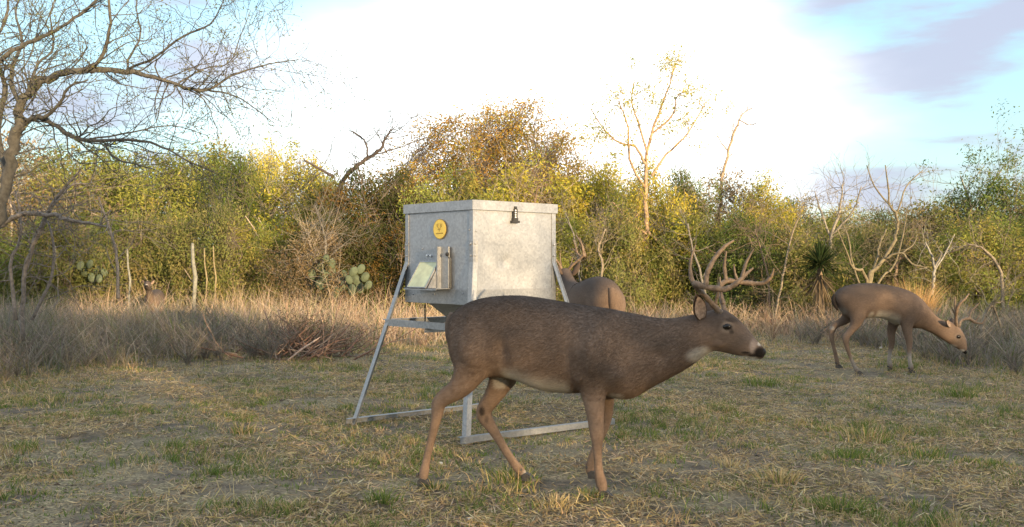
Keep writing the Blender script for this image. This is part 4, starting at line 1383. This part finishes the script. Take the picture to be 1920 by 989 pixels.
# a farther row that closes the gaps
for k in range(16):
    px_ = -60 + k * 136 + random.uniform(-20, 20)
    yt = np.interp(px_, [0, 600, 1000, 1400, 1500, 1700, 1900], [320, 335, 330, 360, 400, 420, 390])
    far_at = ['beyond the left edge trees', 'behind the big bare tree trunk', 'behind the lower bare limbs', 'behind the pale post', 'behind the yellow lit crown', 'behind the black leaning limb', 'behind the feeder lid left end', 'behind the tallest orange tree',
              'behind the feeder lid right end', 'behind the sunlit orange trunk', 'behind the bare snag', 'behind the big buck antlers', 'behind the yucca', 'behind the pale leaning limbs', 'behind the small forked dead tree', 'behind the right edge evergreens'][k]
    plant_tree(random.choice(['olive', 'olive', 'ever', 'gold']), px_, yt, 190, random.uniform(27, 31), 'far_tree', 'tree of the far row, showing through gaps ' + far_at, 'tree', 'trees of the far row')


def traced(S, rows, depth0, depth1=None, sub=None):
    depth1 = depth0 if depth1 is None else depth1
    A = dense([[*at(a_, b_, depth0 + (depth1 - depth0) * k / (len(rows) - 1)), r_ / F * depth0] for k, (a_, b_, r_) in enumerate(rows)], 4)
    return A


def limb_tree(name, base, limbs, label, cat, bark, depth, twigs=1.0, lev=2, tl=.35, tr=.008, leaf=None, droop=0.0, leafn=0, tsp=.7, thin=.78):
    """limbs traced in the air at their own depth, twigs grown from them"""
    S = dict(s=[], tips=[]); b = MB()
    for rows, d0, d1 in limbs:
        rows = [(a_, b_, r_ * thin) for a_, b_, r_ in rows]
        A = traced(S, rows, d0, d1)
        A[1:-1, :3] += rng.normal(0, 1, (len(A) - 2, 3)) * A[1:-1, 3:4] * .35
        b.tube(A[:, :3] - base, A[:, 3], 9 if A[0, 3] > .02 else 6, np.array(bark), True, .22)
        n = len(A)
        L_ = np.linalg.norm(np.diff(A[:, :3], axis=0), axis=1).sum()
        for k in range(int(L_ * 5.5 * twigs)):
            t = random.uniform(.12, 1) ** .8; i_ = min(int(t * (n - 1)), n - 2)
            p = A[i_, :3]; d = (A[i_ + 1, :3] - A[i_, :3]); d /= np.linalg.norm(d) + 1e-9
            dd = d * .8 + rng.normal(0, tsp, 3) + vl(0, 0, droop)
            grow(S, p - base, dd, tl * random.uniform(.6, 1.5), min(A[i_, 3] * .5, tr), lev, .2, (1, 3), .62, .01, .6)
    if S['s']:
        Q = np.vstack(S['s']); big = Q[:, 6] > .02
        b.segs(Q[:, :3], Q[:, 3:6], np.maximum(Q[:, 6], .0022), np.maximum(Q[:, 7], .0018), 3, np.clip(np.array(bark) * (1 + rng.normal(0, .15, (len(Q), 1))), 0, 1))
    root = empty(name, tuple(base), 0, label, cat)
    obj('trunk', b.mesh('trunk', True), M['bark'], root)
    if leaf is not None and S['tips']:
        tp = np.array(S['tips']); tp = tp[rng.random(len(tp)) < leaf[1]]
        bl_ = MB(); leaf_cloud(bl_, tp, leafn, leaf[2], leaf[3], leaf[0])
        obj('crown', bl_.mesh('crown'), M['leaf'], root)
    return root


# big bare mesquite, upper left
bt = np.array([at(-30, 600, 9)[0], 9.2, 0.])
limb_tree('mesquite_tree', bt, [
    ([(-42, 720, 23), (-28, 560, 20), (-8, 430, 19), (12, 330, 17), (26, 262, 16), (38, 208, 14), (55, 168, 12.5), (82, 149, 12), (118, 137, 10), (178, 133, 8.5), (238, 134, 7.5), (303, 149, 5.5), (349, 164, 5), (389, 169, 4), (435, 142, 3), (505, 121, 1.8), (560, 112, 1)], 9.0, 8.6),
    ([(170, 134, 7), (183, 118, 6), (202, 76, 5), (207, 30, 4), (200, -40, 3)], 8.8, 8.4),
    ([(238, 132, 4), (243, 106, 3.6), (263, 66, 3), (256, 15, 2), (262, -30, 1.5)], 8.8, 9.2),
    ([(240, 131, 4), (293, 106, 3.5), (344, 68, 3), (394, 45, 2.2), (422, -5, 1.2)], 8.8, 8.1),
    ([(330, 160, 3), (380, 130, 2.4), (430, 118, 2), (450, 70, 1.5), (470, 20, 1)], 8.7, 9.4),
    ([(389, 169, 3), (440, 180, 2.3), (480, 205, 1.6), (515, 232, 1)], 8.7, 8.3),
    ([(5, 110, 7), (51, 80, 6), (101, 60, 5), (150, 27, 4), (175, 6, 3.5), (210, -30, 3)], 9.0, 8.6),
    ([(-60, 160, 9), (-20, 130, 8), (5, 110, 7)], 9.3, 9.0),
    ([(28, 262, 9), (50, 226, 7), (75, 222, 6), (106, 202, 4.5), (128, 165, 3.5), (165, 150, 2)], 9.0, 8.4),
    ([(30, 250, 8), (66, 220, 7), (106, 238, 6.5), (131, 253, 6), (167, 263, 5), (253, 263, 4), (303, 275, 3), (354, 303, 2.2), (400, 322, 1.4)], 9.0, 8.3),
    ([(197, 272, 3.5), (217, 298, 3), (253, 308, 2.2), (290, 318, 1.4)], 8.7, 8.3),
    ([(167, 262, 3), (250, 248, 2.4), (320, 236, 1.8), (390, 255, 1.1)], 8.7, 9.0),
    ([(14, 330, 12), (-5, 250, 9), (10, 160, 7), (-10, 90, 5), (15, 20, 4), (5, -40, 3)], 9.1, 9.6),
    ([(40, 205, 8), (20, 140, 6), (40, 80, 4.5), (30, 20, 3), (45, -30, 2)], 9.0, 9.6),
    ([(55, 168, 6), (70, 120, 4), (100, 90, 3), (95, 30, 2.4), (110, -20, 2)], 9.0, 9.3),
], 'large bare mesquite tree with dark crooked limbs reaching in from the left edge', 'tree', (.078, .074, .066), 9, thin=.62, twigs=2.0, lev=2, tl=.30, tr=.009, leaf=([(.15, .17, .06), (.20, .19, .08)], .35, .06, .013), leafn=6)

# pale dead limbs low on the left
db = np.array([at(60, 640, 11)[0], 11.2, 0.])
limb_tree('dead_brush', db, [
    ([(0, 425, 6), (25, 408, 6), (50, 400, 5.5), (100, 404, 5), (130, 412, 4.5), (165, 420, 3.5), (200, 425, 2.5)], 11.0, 10.7),
    ([(40, 640, 6), (45, 560, 5.5), (52, 490, 5), (78, 430, 4.5), (100, 380, 4), (150, 320, 2.5)], 11.2, 11.0),
    ([(45, 520, 4.5), (65, 450, 4), (90, 400, 3.5), (130, 350, 2.5), (165, 345, 1.5)], 11.2, 11.6),
    ([(30, 600, 5), (20, 500, 4), (40, 430, 3), (30, 360, 2)], 11.2, 11.5),
    ([(222, 560, 4), (222, 500, 3.6), (210, 440, 3), (195, 400, 2.4), (185, 370, 1.6)], 11.6, 11.8),
    ([(60, 600, 4), (95, 520, 3.5), (100, 450, 3), (80, 400, 2)], 11.4, 11.6),
], 'pale dead branches standing in the weeds below the big bare mesquite', 'dead brush', (.15, .135, .125), 11, twigs=1.6, lev=2, tl=.35, tr=.007)

# dark leaning dead limb above the dark evergreen
b0 = np.array([at(640, 600, 20.5)[0], 20.5, 0.])
limb_tree('dead_tree', b0, [
    ([(640, 600, 7), (630, 450, 6), (640, 345, 5.5), (672, 312, 5), (690, 296, 4.5), (712, 282, 4), (722, 262, 2.6), (733, 243, 1.4)], 20.5, 20.0),
    ([(625, 330, 4), (600, 318, 3), (570, 300, 2)], 20.5, 20.3),
    ([(690, 296, 2.6), (682, 262, 2), (655, 245, 1.3)], 20.2, 20.4), ([(700, 290, 2), (740, 280, 1.6), (790, 262, 1)], 20.2, 20.6),
], 'black leaning dead limb sticking out above the dark evergreen', 'dead tree', (.06, .05, .05), 20, twigs=1.4, lev=2, tl=.5, tr=.009)

# tall open tree with the sunlit trunk
b0 = np.array([at(1216, 600, 18.6)[0], 18.6, 0.])
limb_tree('mesquite_tree', b0, [
    ([(1218, 605, 8), (1217, 540, 8), (1215, 470, 7.5), (1213, 420, 7), (1210, 360, 6), (1212, 300, 5), (1222, 250, 4), (1240, 200, 3), (1255, 160, 2.4), (1262, 130, 1.4)], 18.6, 19),
    ([(1212, 310, 4), (1190, 275, 3.5), (1160, 268, 3), (1130, 240, 2), (1108, 205, 1.3)], 18.7, 19.4),
    ([(1208, 350, 4), (1180, 300, 3.4), (1178, 240, 2.6), (1160, 190, 1.6)], 18.7, 18.1),
    ([(1214, 290, 3.6), (1200, 240, 3), (1185, 190, 2.2), (1190, 150, 1.3)], 18.7, 19.2),
    ([(1222, 330, 4), (1250, 290, 3.4), (1290, 250, 2.4), (1325, 190, 1.3)], 18.7, 19.2),
    ([(1224, 250, 3), (1262, 215, 2.4), (1270, 180, 1.6), (1300, 170, 1)], 18.9, 18.4),
    ([(1213, 430, 4), (1250, 470, 3.4), (1270, 480, 2.6)], 18.6, 18.2), ([(1212, 440, 3.6), (1185, 420, 3), (1150, 380, 2)], 18.6, 18.3),
], 'tall open tree with a sunlit orange trunk right of the feeder', 'tree', (.36, .25, .16), 19, twigs=.75, lev=2, tl=.36, tr=.007, thin=.62, leaf=(GOLDG, .75, .07, .03), leafn=8, tsp=.55)

# bare snag
b0 = np.array([at(1345, 600, 21)[0], 21, 0.])
limb_tree('dead_tree', b0, [
    ([(1345, 600, 6), (1346, 480, 5), (1350, 380, 4), (1352, 340, 3.6), (1362, 300, 3.2), (1368, 270, 3), (1380, 240, 2.4), (1392, 215, 1.6), (1410, 203, 1)], 21, 21),
    ([(1366, 285, 2), (1350, 265, 1.3), (1345, 250, 1)], 21, 21.2), ([(1385, 225, 1.8), (1405, 235, 1.2), (1420, 230, .8)], 21, 20.7)],
    'single thin bare snag leaning against the white sky right of centre', 'dead tree', (.32, .25, .18), 21, twigs=1.1, lev=1, tl=.4, tr=.008)

# pale leaning multi-stem mesquite on the right
b0 = np.array([at(1628, 560, 16.6)[0], 16.6, 0.])
limb_tree('mesquite_tree', b0, [
    ([(1628, 600, 7), (1628, 525, 6.5), (1640, 505, 6), (1660, 485, 5.5), (1676, 450, 5), (1682, 425, 4.5), (1680, 400, 4), (1668, 385, 3), (1665, 350, 2.5), (1660, 310, 1.6)], 16.6, 17),
    ([(1626, 540, 5), (1620, 510, 4.5), (1600, 503, 3.5), (1590, 480, 2.5), (1570, 430, 2)], 16.6, 16.2),
    ([(1630, 540, 4.5), (1640, 500, 4), (1650, 460, 3), (1662, 430, 2)], 16.6, 17.4),
    ([(1660, 485, 3.5), (1690, 475, 3), (1710, 495, 3), (1738, 502, 2)], 16.7, 16.4),
    ([(1690, 475, 2.4), (1712, 460, 2), (1720, 440, 1.4)], 16.6, 16.9),
    ([(1624, 560, 4), (1600, 500, 3), (1592, 450, 2.4), (1580, 420, 1.6)], 16.7, 17.2),
    ([(1682, 400, 3), (1700, 350, 2.2), (1730, 320, 1.4)], 16.9, 17.4), ([(1672, 390, 3), (1640, 350, 2.2), (1625, 310, 1.3)], 16.9, 17.2),
    ([(1632, 560, 4), (1655, 520, 3.4), (1680, 490, 2.8), (1700, 400, 2)], 16.6, 17.5),
], 'leaning mesquite with bare pale yellow limbs behind the grazing buck', 'tree', (.16, .135, .085), 17, twigs=.8, lev=2, tl=.34, tr=.005, thin=.62)

# small forked dead tree
b0 = np.array([at(1748, 560, 17)[0], 17, 0.])
limb_tree('dead_tree', b0, [
    ([(1748, 560, 4), (1750, 520, 3.6), (1752, 500, 3.2), (1745, 475, 2.6), (1735, 455, 1.6)], 17, 17), ([(1752, 500, 3), (1762, 485, 2.4), (1765, 475, 1.6)], 17, 16.8),
    ([(1750, 510, 2), (1770, 480, 1.6), (1790, 440, 1)], 17, 17.2)], 'small grey forked dead tree above the grazing buck neck', 'dead tree', (.22, .21, .19), 17, twigs=1.4, lev=1, tl=.3, tr=.006)
# thin leaning dead stems by the antlers and elsewhere
for k, (rows, d0, lb) in enumerate([
    ([(1455, 590, 3), (1468, 520, 2.6), (1480, 460, 2.2), (1500, 400, 1.4), (1510, 380, 1)], 16.5, 'thin pale leaning stem between the big antlers and the yucca'),
    ([(1445, 600, 3), (1440, 520, 2.6), (1430, 480, 2), (1415, 430, 1.2)], 17, 'thin pale stem just behind the antler tips of the big buck'),
    ([(598, 520, 3), (612, 470, 2.6), (605, 430, 2.2), (590, 385, 1.4)], 17.4, 'thin pale branching stem left of the dark evergreen'),
    ([(1120, 570, 3.4), (1130, 500, 3), (1122, 470, 2.6), (1135, 430, 1.8)], 17.2, 'crooked reddish stem right of the hidden buck antler'),
    ([(1690, 560, 4), (1680, 520, 3.6), (1690, 480, 3), (1720, 470, 2)], 17.4, 'grey crooked stem behind the leaning pale mesquite'),
    ([(1330, 620, 3.4), (1320, 540, 3), (1300, 470, 2.4), (1290, 420, 1.6)], 17.6, 'thin grey stem behind the rear antler of the big buck'),
    ([(1880, 560, 4), (1872, 500, 3.6), (1840, 465, 3), (1815, 460, 2)], 16.8, 'pale bent branch in the shrubs near the right edge'),
    ([(985, 480, 3), (1000, 400, 2.4), (1008, 350, 1.6)], 19, 'thin pale stem above the feeder lid'),
    ([(1090, 560, 3), (1085, 500, 2.6), (1075, 440, 2.0), (1060, 400, 1.3)], 17.8, 'thin grey stem close to the feeder right side'),
    ([(1845, 600, 4.5), (1862, 575, 3), (1880, 625, 2), (1895, 660, 1.6)], 12.0, 'dark arched dead twig right of the grazing buck'),
]):
    b0 = at(rows[0][0], rows[0][1], d0); b0[2] = 0
    rows = [(rows[0][0], HY + H * F / d0, rows[0][2])] + rows
    limb_tree('dead_sapling', b0, [(rows, d0, d0 + .3)], lb, 'dead sapling', [(.18, .15, .11), (.17, .12, .085), (.14, .13, .115)][k % 3], d0, twigs=1.8, lev=2, tl=.4, tr=.007)

# top sprays of bare twigs along the right skyline
b0 = np.array([at(1560, 560, 20)[0], 20, 0.])
limb_tree('bare_tree', b0, [([(1560, 560, 5), (1558, 450, 4), (1575, 395, 3), (1580, 345, 1.4)], 20, 20), ([(1558, 450, 3), (1540, 400, 2.2), (1528, 360, 1.2)], 20, 20.4), ([(1560, 440, 3), (1600, 395, 2.2), (1615, 350, 1.2)], 20, 19.6)],
          'bare twiggy tree with a thin straight top between the yucca and the leaning mesquite', 'tree', (.22, .20, .17), 20, twigs=1.6, lev=2, tl=.45, tr=.008)
b0 = np.array([at(1830, 560, 21)[0], 21, 0.])
limb_tree('bare_tree', b0, [([(1830, 560, 5), (1828, 440, 4), (1815, 370, 3), (1800, 330, 1.4)], 21, 21), ([(1828, 420, 3), (1850, 360, 2.2), (1880, 315, 1.2)], 21, 20.6)],
          'bare topped tree showing fine twigs over the right evergreens', 'tree', (.2, .2, .17), 21, twigs=1.6, lev=2, tl=.5, tr=.008, leaf=(EVER, .5, .08, .035), leafn=8)

# ------------------------------------------------------------------ yucca
yb = at(1537, 560, 16.2); yb[2] = 0
root = empty('yucca', tuple(yb), 0, 'dark green spiky yucca with a skirt of dead leaves left of the grazing buck', 'yucca')
b = MB(); b.tube([(0, 0, -.05), (.02, 0, .3), (0, .02, .75), (.01, 0, 1.15)], [.07, .065, .06, .05], 8, np.array([.16, .12, .08]), wob=.3); obj('trunk', b.mesh('trunk'), M['bark'], root)


def sword(n, zc, elo, ehi, l0, l1, cols, wd=.016):
    for k in range(n):
        a = random.uniform(0, 6.283); e = R(random.uniform(elo, ehi)); l = random.uniform(l0, l1)
        d = vl(math.cos(a) * math.cos(e), math.sin(a) * math.cos(e), math.sin(e)); s0 = vl(-math.sin(a), math.cos(a), 0)
        z0 = zc + random.uniform(-.06, .06); p0 = vl(0, 0, z0) + d * .03
        P = [p0 + d * l * t - vl(0, 0, .12 * l * t * t) for t in (0, .4, .75, 1)]
        ww = [wd * .8, wd, wd * .65, .001]
        b = MB(); V = []
        for q, w2 in zip(P, ww): V += [q - s0 * w2, q + vl(0, 0, -w2 * .5), q + s0 * w2]
        Fq_ = []
        for i_ in range(3): Fq_ += [[3 * i_, 3 * i_ + 1, 3 * i_ + 4, 3 * i_ + 3], [3 * i_ + 1, 3 * i_ + 2, 3 * i_ + 5, 3 * i_ + 4]]
        b.add(V, Fq_, None, np.array(cols[k % len(cols)]) * random.uniform(.8, 1.2))
        obj('leaf', b.mesh('leaf'), M['leaf'], root)


sword(150, 1.17, -35, 88, .34, .52, [(.035, .055, .02), (.05, .07, .025), (.03, .045, .018), (.07, .085, .035)])
sword(75, .98, -85, -25, .34, .60, [(.17, .13, .085), (.13, .10, .065), (.21, .165, .11)])

# ------------------------------------------------------------------ prickly pear
def pear(px_, py_, depth, pads, label):
    b0 = at(px_, py_, depth); b0[2] = 0
    root = empty('prickly_pear', tuple(b0), 0, label, 'cactus', 'prickly pear clumps at the foot of the brush')
    for (a_, b_, r_) in pads:
        c = at(a_, b_, depth + random.uniform(-.25, .25)) - b0; rad = r_ / F * depth
        b = MB(); k = 12; an = random.uniform(-.5, .5); tilt = random.uniform(-.6, .6)
        X_ = vl(math.cos(an), math.sin(an), 0); Nn_ = vl(-math.sin(an), math.cos(an), 0); Z_ = vl(math.sin(tilt) * math.cos(an), math.sin(tilt) * math.sin(an), math.cos(tilt))
        X_ = np.cross(Z_, Nn_)
        V = []
        for s0, sc_ in ((-.012, .82), (-.018 * 0 - .005, 1.0), (.005, 1.0), (.012, .82)):
            for q in range(k):
                t = q / k * 6.283; rz_ = rad * (1.18 + .15 * math.cos(t)); rx_ = rad * (.85 + .12 * math.cos(t))
                V.append(c + X_ * math.sin(t) * rx_ * sc_ + Z_ * math.cos(t) * rz_ * sc_ + Nn_ * s0 * 1.6)
        V += [c - Nn_ * .022, c + Nn_ * .022]
        Fq_ = [[l_ * k + q, l_ * k + (q + 1) % k, (l_ + 1) * k + (q + 1) % k, (l_ + 1) * k + q] for l_ in range(3) for q in range(k)]
        Ft = [[4 * k, (q + 1) % k, q] for q in range(k)] + [[4 * k + 1, 3 * k + q, 3 * k + (q + 1) % k] for q in range(k)]
        b.add(V, Fq_, Ft); obj('pad', b.mesh('pad', True), M['cactus'], root)


pear(612, 560, 17.3, [(585, 516, 8.8), (600, 503, 8.8), (608, 520, 10.7), (622, 496, 8.8), (622, 511, 9.8), (632, 532, 10.7), (618, 534, 9.8), (645, 518, 8.8), (640, 538, 9.8), (600, 536, 8.8), (652, 536, 8.8), (588, 534, 8.8), (629, 551, 9.8), (608, 551, 9.8), (611, 486, 6.8)], 'prickly pear clump with pale green pads at the foot of the dark evergreen')
pear(668, 560, 17, [(662, 511, 8.8), (676, 506, 8.8), (668, 526, 9.8), (684, 521, 8.8), (655, 526, 7.8), (675, 541, 9.8), (660, 546, 9.8), (690, 536, 7.8)], 'prickly pear clump nearer the feeder leg, right of the larger clump')
pear(165, 560, 17.3, [(150, 500, 8), (168, 497, 8), (182, 508, 8), (158, 512, 8), (196, 512, 7), (172, 522, 8), (186, 524, 7)], 'dim grey green prickly pear clump in the weeds at far left')

# ------------------------------------------------------------------ posts
def post(px_, ytop, depth, rad, label, name='fence_post', group='posts standing at the foot of the brush'):
    b0 = at(px_, 500, depth); b0[2] = 0
    zt_ = H + (HY - ytop) / F * depth
    b = MB(); b.tube([(0, 0, -.1), (.01, 0, zt_ * .4), (.03, .0, zt_ * .62), (-.01, 0, zt_ * .8), (-.02, 0, zt_)], [rad, rad * 1.05, rad * 1.25, rad, rad * .85], 9, None, True, .2)
    o = obj(name, b.mesh(name, True), M['stalk' if 'stalk' in label or 'brownish' in label else 'post'], None, label, 'post', group, loc=tuple(b0)); return o


post(363, 457, 16.5, .030, 'pale weathered wooden post leaning slightly in front of dark brush at left')
post(385, 466, 17.2, .011, 'thin dry stalk-like post first to the right of the pale weathered post')
post(402, 462, 17.4, .012, 'thin brownish post second to the right of the pale weathered post')
post(241, 468, 16.9, .016, 'short narrow pale post between the big bare tree and the distant doe')
post(106, 462, 17.2, .011, 'very thin pale post furthest left in the brush')

# ------------------------------------------------------------------ brush pile
bp0 = at(560, 672, 11.6); bp0[2] = 0
root = empty('brush_pile', tuple(bp0), 0, 'low pile of reddish cut sticks in the dry grass left of the feeder', 'brush pile')
for k in range(80):
    a = random.gauss(0.5, .7) if k % 2 else random.gauss(2.4, .7)
    l = random.uniform(.35, .85); e = R(random.uniform(8, 50)); p = vl(random.gauss(.03, .38), random.gauss(.1, .2), random.uniform(.0, .08))
    d = vl(math.cos(a) * math.cos(e), math.sin(a) * math.cos(e) * .5, math.sin(e))
    P, rr, _ = wiggle(p, d, l, 5, random.uniform(.006, .012), .004, .10)
    b = MB(); b.tube(P, rr, 5, np.array(random.choice([(.22, .12, .08), (.30, .18, .12), (.16, .10, .08), (.26, .19, .14)])))
    obj('stick', b.mesh('stick', True), M['bark'], root)
b = MB()
A0, A1 = at(540, 676, 11.35) - bp0, at(602, 632, 11.5) - bp0
b.tube([A0, (A0 + A1) / 2 + vl(0, 0, .015), A1], [.013, .012, .008], 7, np.array([.52, .38, .30])); obj('stick', b.mesh('stick', True), M['bark'], root, label='long pale pinkish stick leaning across the front of the pile')
# dead twiggy bush grown through the pile
S_ = dict(s=[], tips=[])
for k in range(44):
    a = random.uniform(0, 6.283); grow(S_, vl(random.gauss(0, .28), random.gauss(.15, .1), 0), vl(math.cos(a) * .8, math.sin(a) * .5, random.uniform(.5, 1.1)), random.uniform(.22, .42), .008, 2, .2, (2, 3), .65, .0, .7)
bb0 = at(565, 660, 12.0); bb0[2] = 0
root = empty('dead_bush', tuple(bb0), 0, 'dark reddish twiggy bush growing over the pile of cut sticks', 'bush')
obj('branches', skeleton_mesh(S_, 'branches', (.17, .115, .085), .006), M['bark'], root)
tb = MB(); leaf_cloud(tb, np.array(S_['tips'])[::2], 4, .05, .016, [(.15, .13, .07), (.12, .14, .07), (.18, .12, .08)]); obj('crown', tb.mesh('crown'), M['leaf'], root)
def clump(px_, py_, depth, hgt, wd, n, cols, name, label, cat, bw=.004, lean=.7):
    b0 = at(px_, py_, depth); b0[2] = 0
    P = np.stack([rng.normal(0, wd * .3, n), rng.normal(0, wd * .3, n), np.zeros(n)], 1)
    az = np.arctan2(P[:, 1], P[:, 0]) + rng.normal(0, .5, n)
    b = MB(); b.blades(P, hgt * rng.uniform(.5, 1.1, n), np.full(n, bw) * rng.uniform(.6, 1.3, n), rng.uniform(.15, lean, n), 4, pal(n, cols), az)
    return obj(name, b.mesh(name), M['grass'], None, label, cat, kind='stuff', loc=tuple(b0 + vl(0, 0, float(gh(b0[0], b0[1])))))


# orange sunlit bunch grass behind the grazing buck
clump(1715, 575, 15.4, .98, .30, 900, [(.55, .36, .16), (.48, .30, .13), (.60, .42, .22)], 'bunch_grass', 'orange tuft of dry bunch grass behind the grazing buck shoulder', 'grass clump', .005, .55)
for px_, py_, hg, wd_, n_, cs, lb in [
    (455, 812, .10, .16, 130, STRAW + GREEN, 'grassy tuft alone in the open dirt left of the feeder'),
    (960, 905, .12, .22, 200, STRAW[:3] + GREEN, 'yellow green tuft by the rear hooves of the big buck'),
    (1575, 960, .10, .20, 150, GREEN, 'green tuft near the bottom edge right of centre'),
    (1625, 825, .11, .30, 220, STRAW + GREEN, 'brownish tuft in the middle of the right foreground'),
    (1590, 865, .08, .24, 150, GREEN, 'flat green tuft just below the brownish one in the right foreground'),
    (1108, 938, .06, .12, 90, STRAW[:3] + GREEN, 'thin straw tuft around the front hoof of the big buck'),
    (812, 918, .06, .12, 90, STRAW[:3] + GREEN, 'thin tuft just right of the near rear hoof of the big buck'),
    (1430, 725, .12, .36, 200, GREEN, 'low bright green patch of grass under the big buck muzzle'),
    (715, 945, .09, .12, 110, GREEN, 'small green tuft below the rear hoof of the big buck'),
    (1800, 745, .12, .30, 180, GREEN, 'green tuft below the grazing buck head'),
    (1460, 905, .09, .20, 140, STRAW[:3] + GREEN[:1], 'yellowish tuft midway between the front hoof and the right corner'),
    (1040, 950, .08, .14, 110, STRAW[:3], 'pale straw tuft left of the front hoof of the big buck'),
    (1730, 860, .08, .30, 150, GREEN + STRAW[:1], 'wide thin green tuft near the right side of the foreground'),
    (1370, 880, .07, .16, 90, STRAW[:3], 'small straw coloured tuft right of the front legs of the big buck'),
    (560, 960, .07, .14, 90, GREEN + STRAW, 'small mixed tuft near the bottom edge left of centre'),
]:
    d_ = H * F / (py_ - HY)
    clump(px_, py_, d_, hg, wd_, n_, cs, 'grass_tuft', lb, 'grass tuft', .003, 1.1)
# small white stones
for px_, py_, r_, lb in [(826, 868, .014, 'small white stone beside the near rear leg of the big buck'), (882, 975, .013, 'small white stone at the bottom edge below the big buck'), (1652, 655, .03, 'pale stone behind the front legs of the grazing buck'), (970, 958, .01, 'tiny pale pebble below the belly of the big buck')]:
    d_ = H * F / (py_ - HY); q = at(px_, py_, d_)
    b = MB(); blob(b, vl(0, 0, 0), vl(r_, r_ * .8, r_ * .7), 8); obj('stone', b.mesh('stone'), M['stone'], None, lb, 'stone', loc=(q[0], q[1], float(gh(q[0], q[1])) + r_ * .5))

# ------------------------------------------------------------------ brush behind the camera that shades the clearing
s2, q2_ = vl(math.sin(R(SUN_AZ)), math.cos(R(SUN_AZ)), 0), vl(-math.cos(R(SUN_AZ)), math.sin(R(SUN_AZ)), 0)
for k in range(20):
    off = -17 + k * 2.35 + random.uniform(-.3, .3)
    P = q2_ * off + s2 * (14 + random.uniform(-.8, .8))
    hgt = 5.6 if off < 2.2 else (3.95 if off < 3.4 else (3.78 if off < 6 else 3.6))
    key = random.choice(['ever', 'dark', 'olive'])
    tr, cr = VAR[key][0]
    root = empty('rear_tree', tuple(P), random.uniform(0, 6), 'brush tree standing behind the camera and shading the clearing', 'tree', 'trees behind the camera')
    sz = hgt / 3.4 * random.uniform(.96, 1.04); root.scale = (1.25, 1.25, sz)
    obj('trunk', tr, M['bark'], root); obj('crown', cr, M['leaf'], root)
